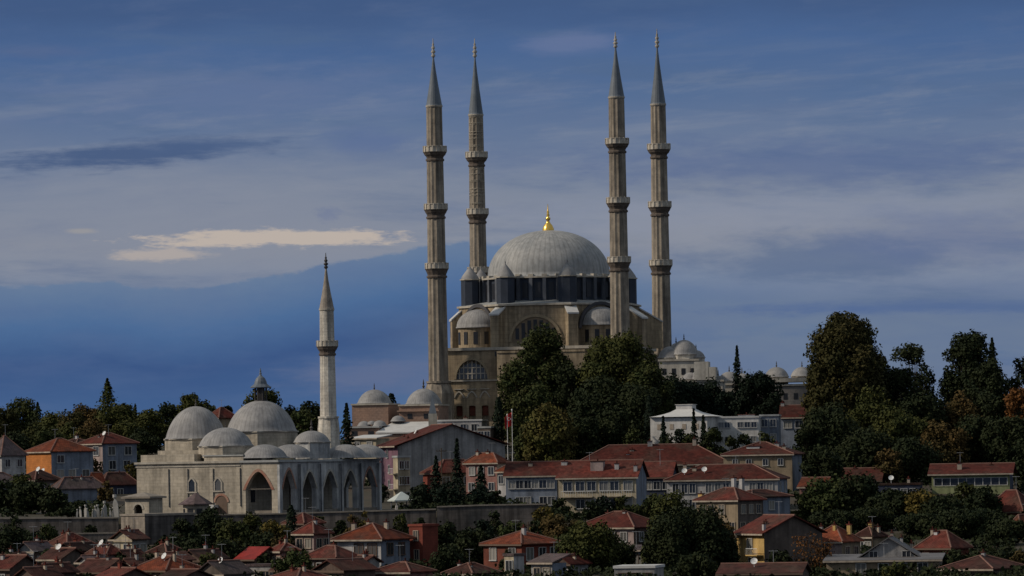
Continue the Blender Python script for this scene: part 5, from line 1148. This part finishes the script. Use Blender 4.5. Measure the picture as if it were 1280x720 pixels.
# behind the white annexes
tree('pointed dark conifer rising above the domed walls', 921, 432, 26, 1035, 'conifer', 'conif', cb=.02)
tree('small pointed tree before the low domed wing', 869, 461, 13, 1040, 'cypress', 'conif', cb=.02)
for (px, yt, w, lb) in [(862, 474, 44, 'dark round tree left behind the white pavilion'), (884, 474, 44, 'dark round tree right behind the white pavilion'), (948, 463, 56, 'large dark round tree right of the pointed conifer'), (908, 484, 40, 'dark tree under the pointed conifer, left'),
                        (930, 490, 40, 'dark tree under the pointed conifer, right'), (968, 492, 30, 'dark tree before the grey madrasa wall')]:
    tree(lb, px, yt, w, 1025, 'round', 'conif', cb=.02)
for (px, yt, w, k, tn, lb) in [(836, 534, 30, 'bush', 'dgreen', 'low dark bush at the left foot of the white pavilion'), (858, 537, 32, 'bush', 'mid', 'low green bush at the middle foot of the white pavilion'), (882, 533, 32, 'bush', 'dgreen', 'low dark bush at the right foot of the white pavilion'), (955, 536, 36, 'bush', 'mid', 'green bush before the bluish flat-roofed wing'), (829, 521, 22, 'conifer', 'conif', 'small conifer at the left of the white pavilion'), (848, 527, 28, 'bush', 'conif', 'dark bush in front of the white pavilion'), (867, 511, 19, 'conifer', 'conif', 'thin conifer in front of the white pavilion'), (879, 519, 20, 'conifer', 'conif', 'shorter thin conifer in front of the white pavilion'),
                               (896, 530, 34, 'bush', 'olive', 'olive bush before the white stepped building'), (932, 538, 34, 'bush', 'dgreen', 'dark low bush before the white stepped building'), (914, 539, 30, 'bush', 'mid', 'green low bush between two white buildings')]:
    tree(lb, px, yt, w, 921, k, tn, cb=.0)
# right hill
tree('very big round rust-green tree on the right skyline', 1056, 380, 90, 965, 'tall', 'rustgreen', cb=.06, dens=1.25)
tree('lower left skirt tree under the very big rust-green tree', 1027, 446, 40, 975, 'round', 'rustgreen', cb=.03)
for (px, yt, w, D, k, tn, lb) in [
   (1098, 440, 50, 985, 'round', 'mid', 'dark tree leaning against the big rust-green tree'), (1140, 418, 66, 1000, 'loose', 'dgreen', 'loose open-crowned dark tree right of the big rust-green tree'), (1126, 452, 56, 970, 'round', 'dgreen', 'dark tree under the loose open crown'),
   (1208, 401, 62, 1000, 'round', 'dgreen', 'tallest dark tree at the right of the skyline'), (1240, 422, 44, 1005, 'conifer', 'dgreen', 'dark pointed-top tree right of the tallest dark tree'), (1232, 448, 60, 985, 'round', 'dgreen', 'dark broad tree beneath the pointed top'),
   (1280, 430, 40, 1000, 'round', 'dgreen', 'dark tree cut by the right edge of the photo'), (1186, 446, 30, 1010, 'loose', 'dgreen', 'thin tree filling the gap of blue sky'),
   (1090, 478, 60, 950, 'round', 'olive', 'olive tree right of the pale cream gable'), (1150, 492, 64, 950, 'round', 'dgreen', 'dark tree on the middle of the right hill'), (1200, 488, 56, 955, 'round', 'rust', 'reddish-brown tree on the right hill'),
   (1236, 486, 50, 955, 'round', 'dgreen', 'dark tree right of the reddish one'), (1276, 474, 44, 950, 'round', 'orangeleaf', 'orange autumn tree at the right edge'), (1040, 506, 80, 920, 'round', 'dgreen', 'wide dark tree below the pale cream gable'),
   (1010, 530, 40, 915, 'round', 'dgreen', 'dark tree beside the beige flat-fronted house'), (1120, 512, 70, 920, 'round', 'olive', 'wide olive-brown tree in the middle right'), (1175, 530, 60, 915, 'round', 'rust', 'rust-brown tree above the pale green house'),
   (1220, 520, 64, 920, 'round', 'dgreen', 'dark tree above the green house roof'), (1262, 518, 60, 915, 'round', 'dgreen', 'dark tree at the right above the green house'), (1080, 540, 70, 900, 'round', 'dgreen', 'dark tree above the right-slope red roof'),
   (1140, 552, 60, 895, 'round', 'dgreen', 'dark tree left of the pale green house'), (1288, 550, 50, 890, 'round', 'dgreen', 'dark tree at the right edge beside the green house'), (1110, 560, 40, 890, 'loose', 'rust', 'thin reddish tree behind the dish'),
   (1028, 560, 50, 880, 'round', 'dgreen', 'dark tree right of the blue gable side'),
   (1030, 602, 62, 800, 'round', 'mid', 'round green-dark tree left of the dark terrace house'), (1072, 600, 66, 800, 'round', 'dgreen', 'round dark tree below the right-slope red roof'), (1112, 616, 60, 795, 'round', 'dgreen', 'dark tree below the dark terrace house'),
   (1152, 614, 40, 790, 'round', 'yellow', 'yellow autumn tree below the dark terrace house'), (1180, 622, 50, 785, 'round', 'dgreen', 'dark tree below the green house, left'), (1206, 604, 34, 815, 'bush', 'mid', 'bush climbing the green house front'),
   (1230, 612, 44, 800, 'round', 'dgreen', 'dark tree below the green house, right'), (1212, 640, 90, 755, 'round', 'dgreen', 'large black-green tree at the lower right'), (1258, 652, 50, 735, 'round', 'dgreen', 'dark tree left of the lit orange wall'),
   (1150, 644, 60, 760, 'round', 'dgreen', 'dark tree behind the dark red house'), (1090, 636, 56, 770, 'round', 'dgreen', 'dark tree behind the pale chimneys'), (1040, 640, 50, 765, 'round', 'dgreen', 'dark tree behind the orange-roofed house'),
   (1000, 640, 36, 800, 'round', 'olive', 'olive tree below the blue house side'), (1014, 664, 58, 672, 'bare', 'orangeleaf', 'thin reddish nearly bare tree at the bottom right'), (1120, 704, 34, 640, 'bush', 'olive', 'olive bush at the bottom before the grey gabled house'),
   (1246, 690, 50, 670, 'round', 'dgreen', 'dark tree at the bottom right corner'), (1190, 690, 36, 680, 'round', 'dgreen', 'dark tree between the dark red house and corner'), (1275, 690, 30, 660, 'loose', 'rust', 'thin twiggy tree at the bottom right corner'),
   (975, 690, 40, 672, 'loose', 'dgreen', 'thin dark tree before the grey gable side wall'), (870, 694, 50, 655, 'round', 'dgreen', 'dark tree at the bottom edge, right of centre')]:
    tree(lb, px, yt, w, D, k, tn, cb=.03)

# low undergrowth over the open slopes
def undergrowth():
    rng = np.random.default_rng(99); C = 2600; Ps = []
    while len(Ps) < C:
        px = rng.uniform(-120, 1400); D = rng.uniform(600, 1010)
        if 140 < px < 500 and 748 < D < 900: continue
        if 745 < D < 772 and px < 690: continue
        x = (px-640)/F*D; k = int(rng.integers(14, 60)); r = rng.uniform(.6, 2.6); h = rng.uniform(.3, 1.5)
        q = rng.normal(size=(k, 3))*np.array([r*.5, r*.5, 0]); q[:, 2] = rng.uniform(0, h, k)
        q[:, 0] += x; q[:, 1] += D
        for j in range(k): q[j, 2] += ground(q[j, 0], q[j, 1])
        Ps.append(q)
    Pn = np.vstack(Ps); Nn = rng.normal(size=Pn.shape); Nn[:, 2] += .8; Nn /= np.linalg.norm(Nn, axis=1)[:, None]
    o = bpy.data.objects.new('undergrowth', leafmesh('undergrowth', quads(Pn, Nn, .34, rng), M['leaf_dgreen'])); COL.objects.link(o)
    tag(o, 'low dark green shrubs and weeds covering the open slopes', 'undergrowth', kind='stuff')
undergrowth()

for (px, yt, w, D, tn, lb) in [(20, 644, 20, 756, 'dgreen', 'ivy-like bush on the left terrace wall near the photo edge'), (60, 655, 26, 755, 'mid', 'shrub at the foot of the left terrace wall'), (112, 656, 22, 754, 'dgreen', 'dark shrub at the foot of the left wall beneath the gravestones'),
   (262, 634, 16, 764, 'dgreen', 'small bush between the fountain kiosk and the mosque wall'), (398, 644, 22, 755, 'mid', 'shrub at the wall foot below the second porch arch'), (425, 648, 20, 755, 'dgreen', 'dark shrub at the wall foot below the middle porch arches'),
   (500, 640, 22, 755, 'olive', 'olive shrub against the wall below the pyramid-roofed kiosk'), (526, 646, 24, 754, 'dgreen', 'dark shrub below the wall corner beside the kiosk'), (615, 636, 26, 752, 'dgreen', 'dark climber on the blue-grey wall'), (655, 628, 20, 760, 'mid', 'small bush on top of the blue-grey wall'),
   (132, 600, 22, 850, 'rust', 'brownish bush between the dark house and blue-white wall'), (478, 604, 18, 850, 'dgreen', 'small dark tree against the purple wall')]:
    tree(lb, px, yt, w, D, 'bush', tn, cb=.02)

for (px, yt, w, D, tn, lb) in [(58, 684, 22, 694, 'dgreen', 'dark bush between the dish roof and the left corner trees'), (96, 684, 22, 690, 'dgreen', 'dark bush right of the gabled brown roof'), (128, 676, 24, 705, 'dgreen', 'dark bush left of the cream-walled cottage by the bastion'),
   (188, 690, 22, 682, 'dgreen', 'dark bush behind the broad orange-red roof'), (262, 690, 26, 676, 'mid', 'green bush behind the mauve roof with the skylight'), (24, 700, 22, 668, 'dgreen', 'dark bush among the bottom-left corner roofs'),
   (330, 692, 22, 676, 'dgreen', 'dark bush right of the bright red sheeting'), (400, 684, 20, 684, 'dgreen', 'dark bush between the pinkish and the brown-roofed houses'), (460, 690, 22, 676, 'dgreen', 'dark bush at the foot of the white two-storey house'), (86, 706, 22, 652, 'dgreen', 'dark bush before the orange-brown roof at the lower left')]:
    tree(lb, px, yt, w, D, 'bush', tn, cb=.02)
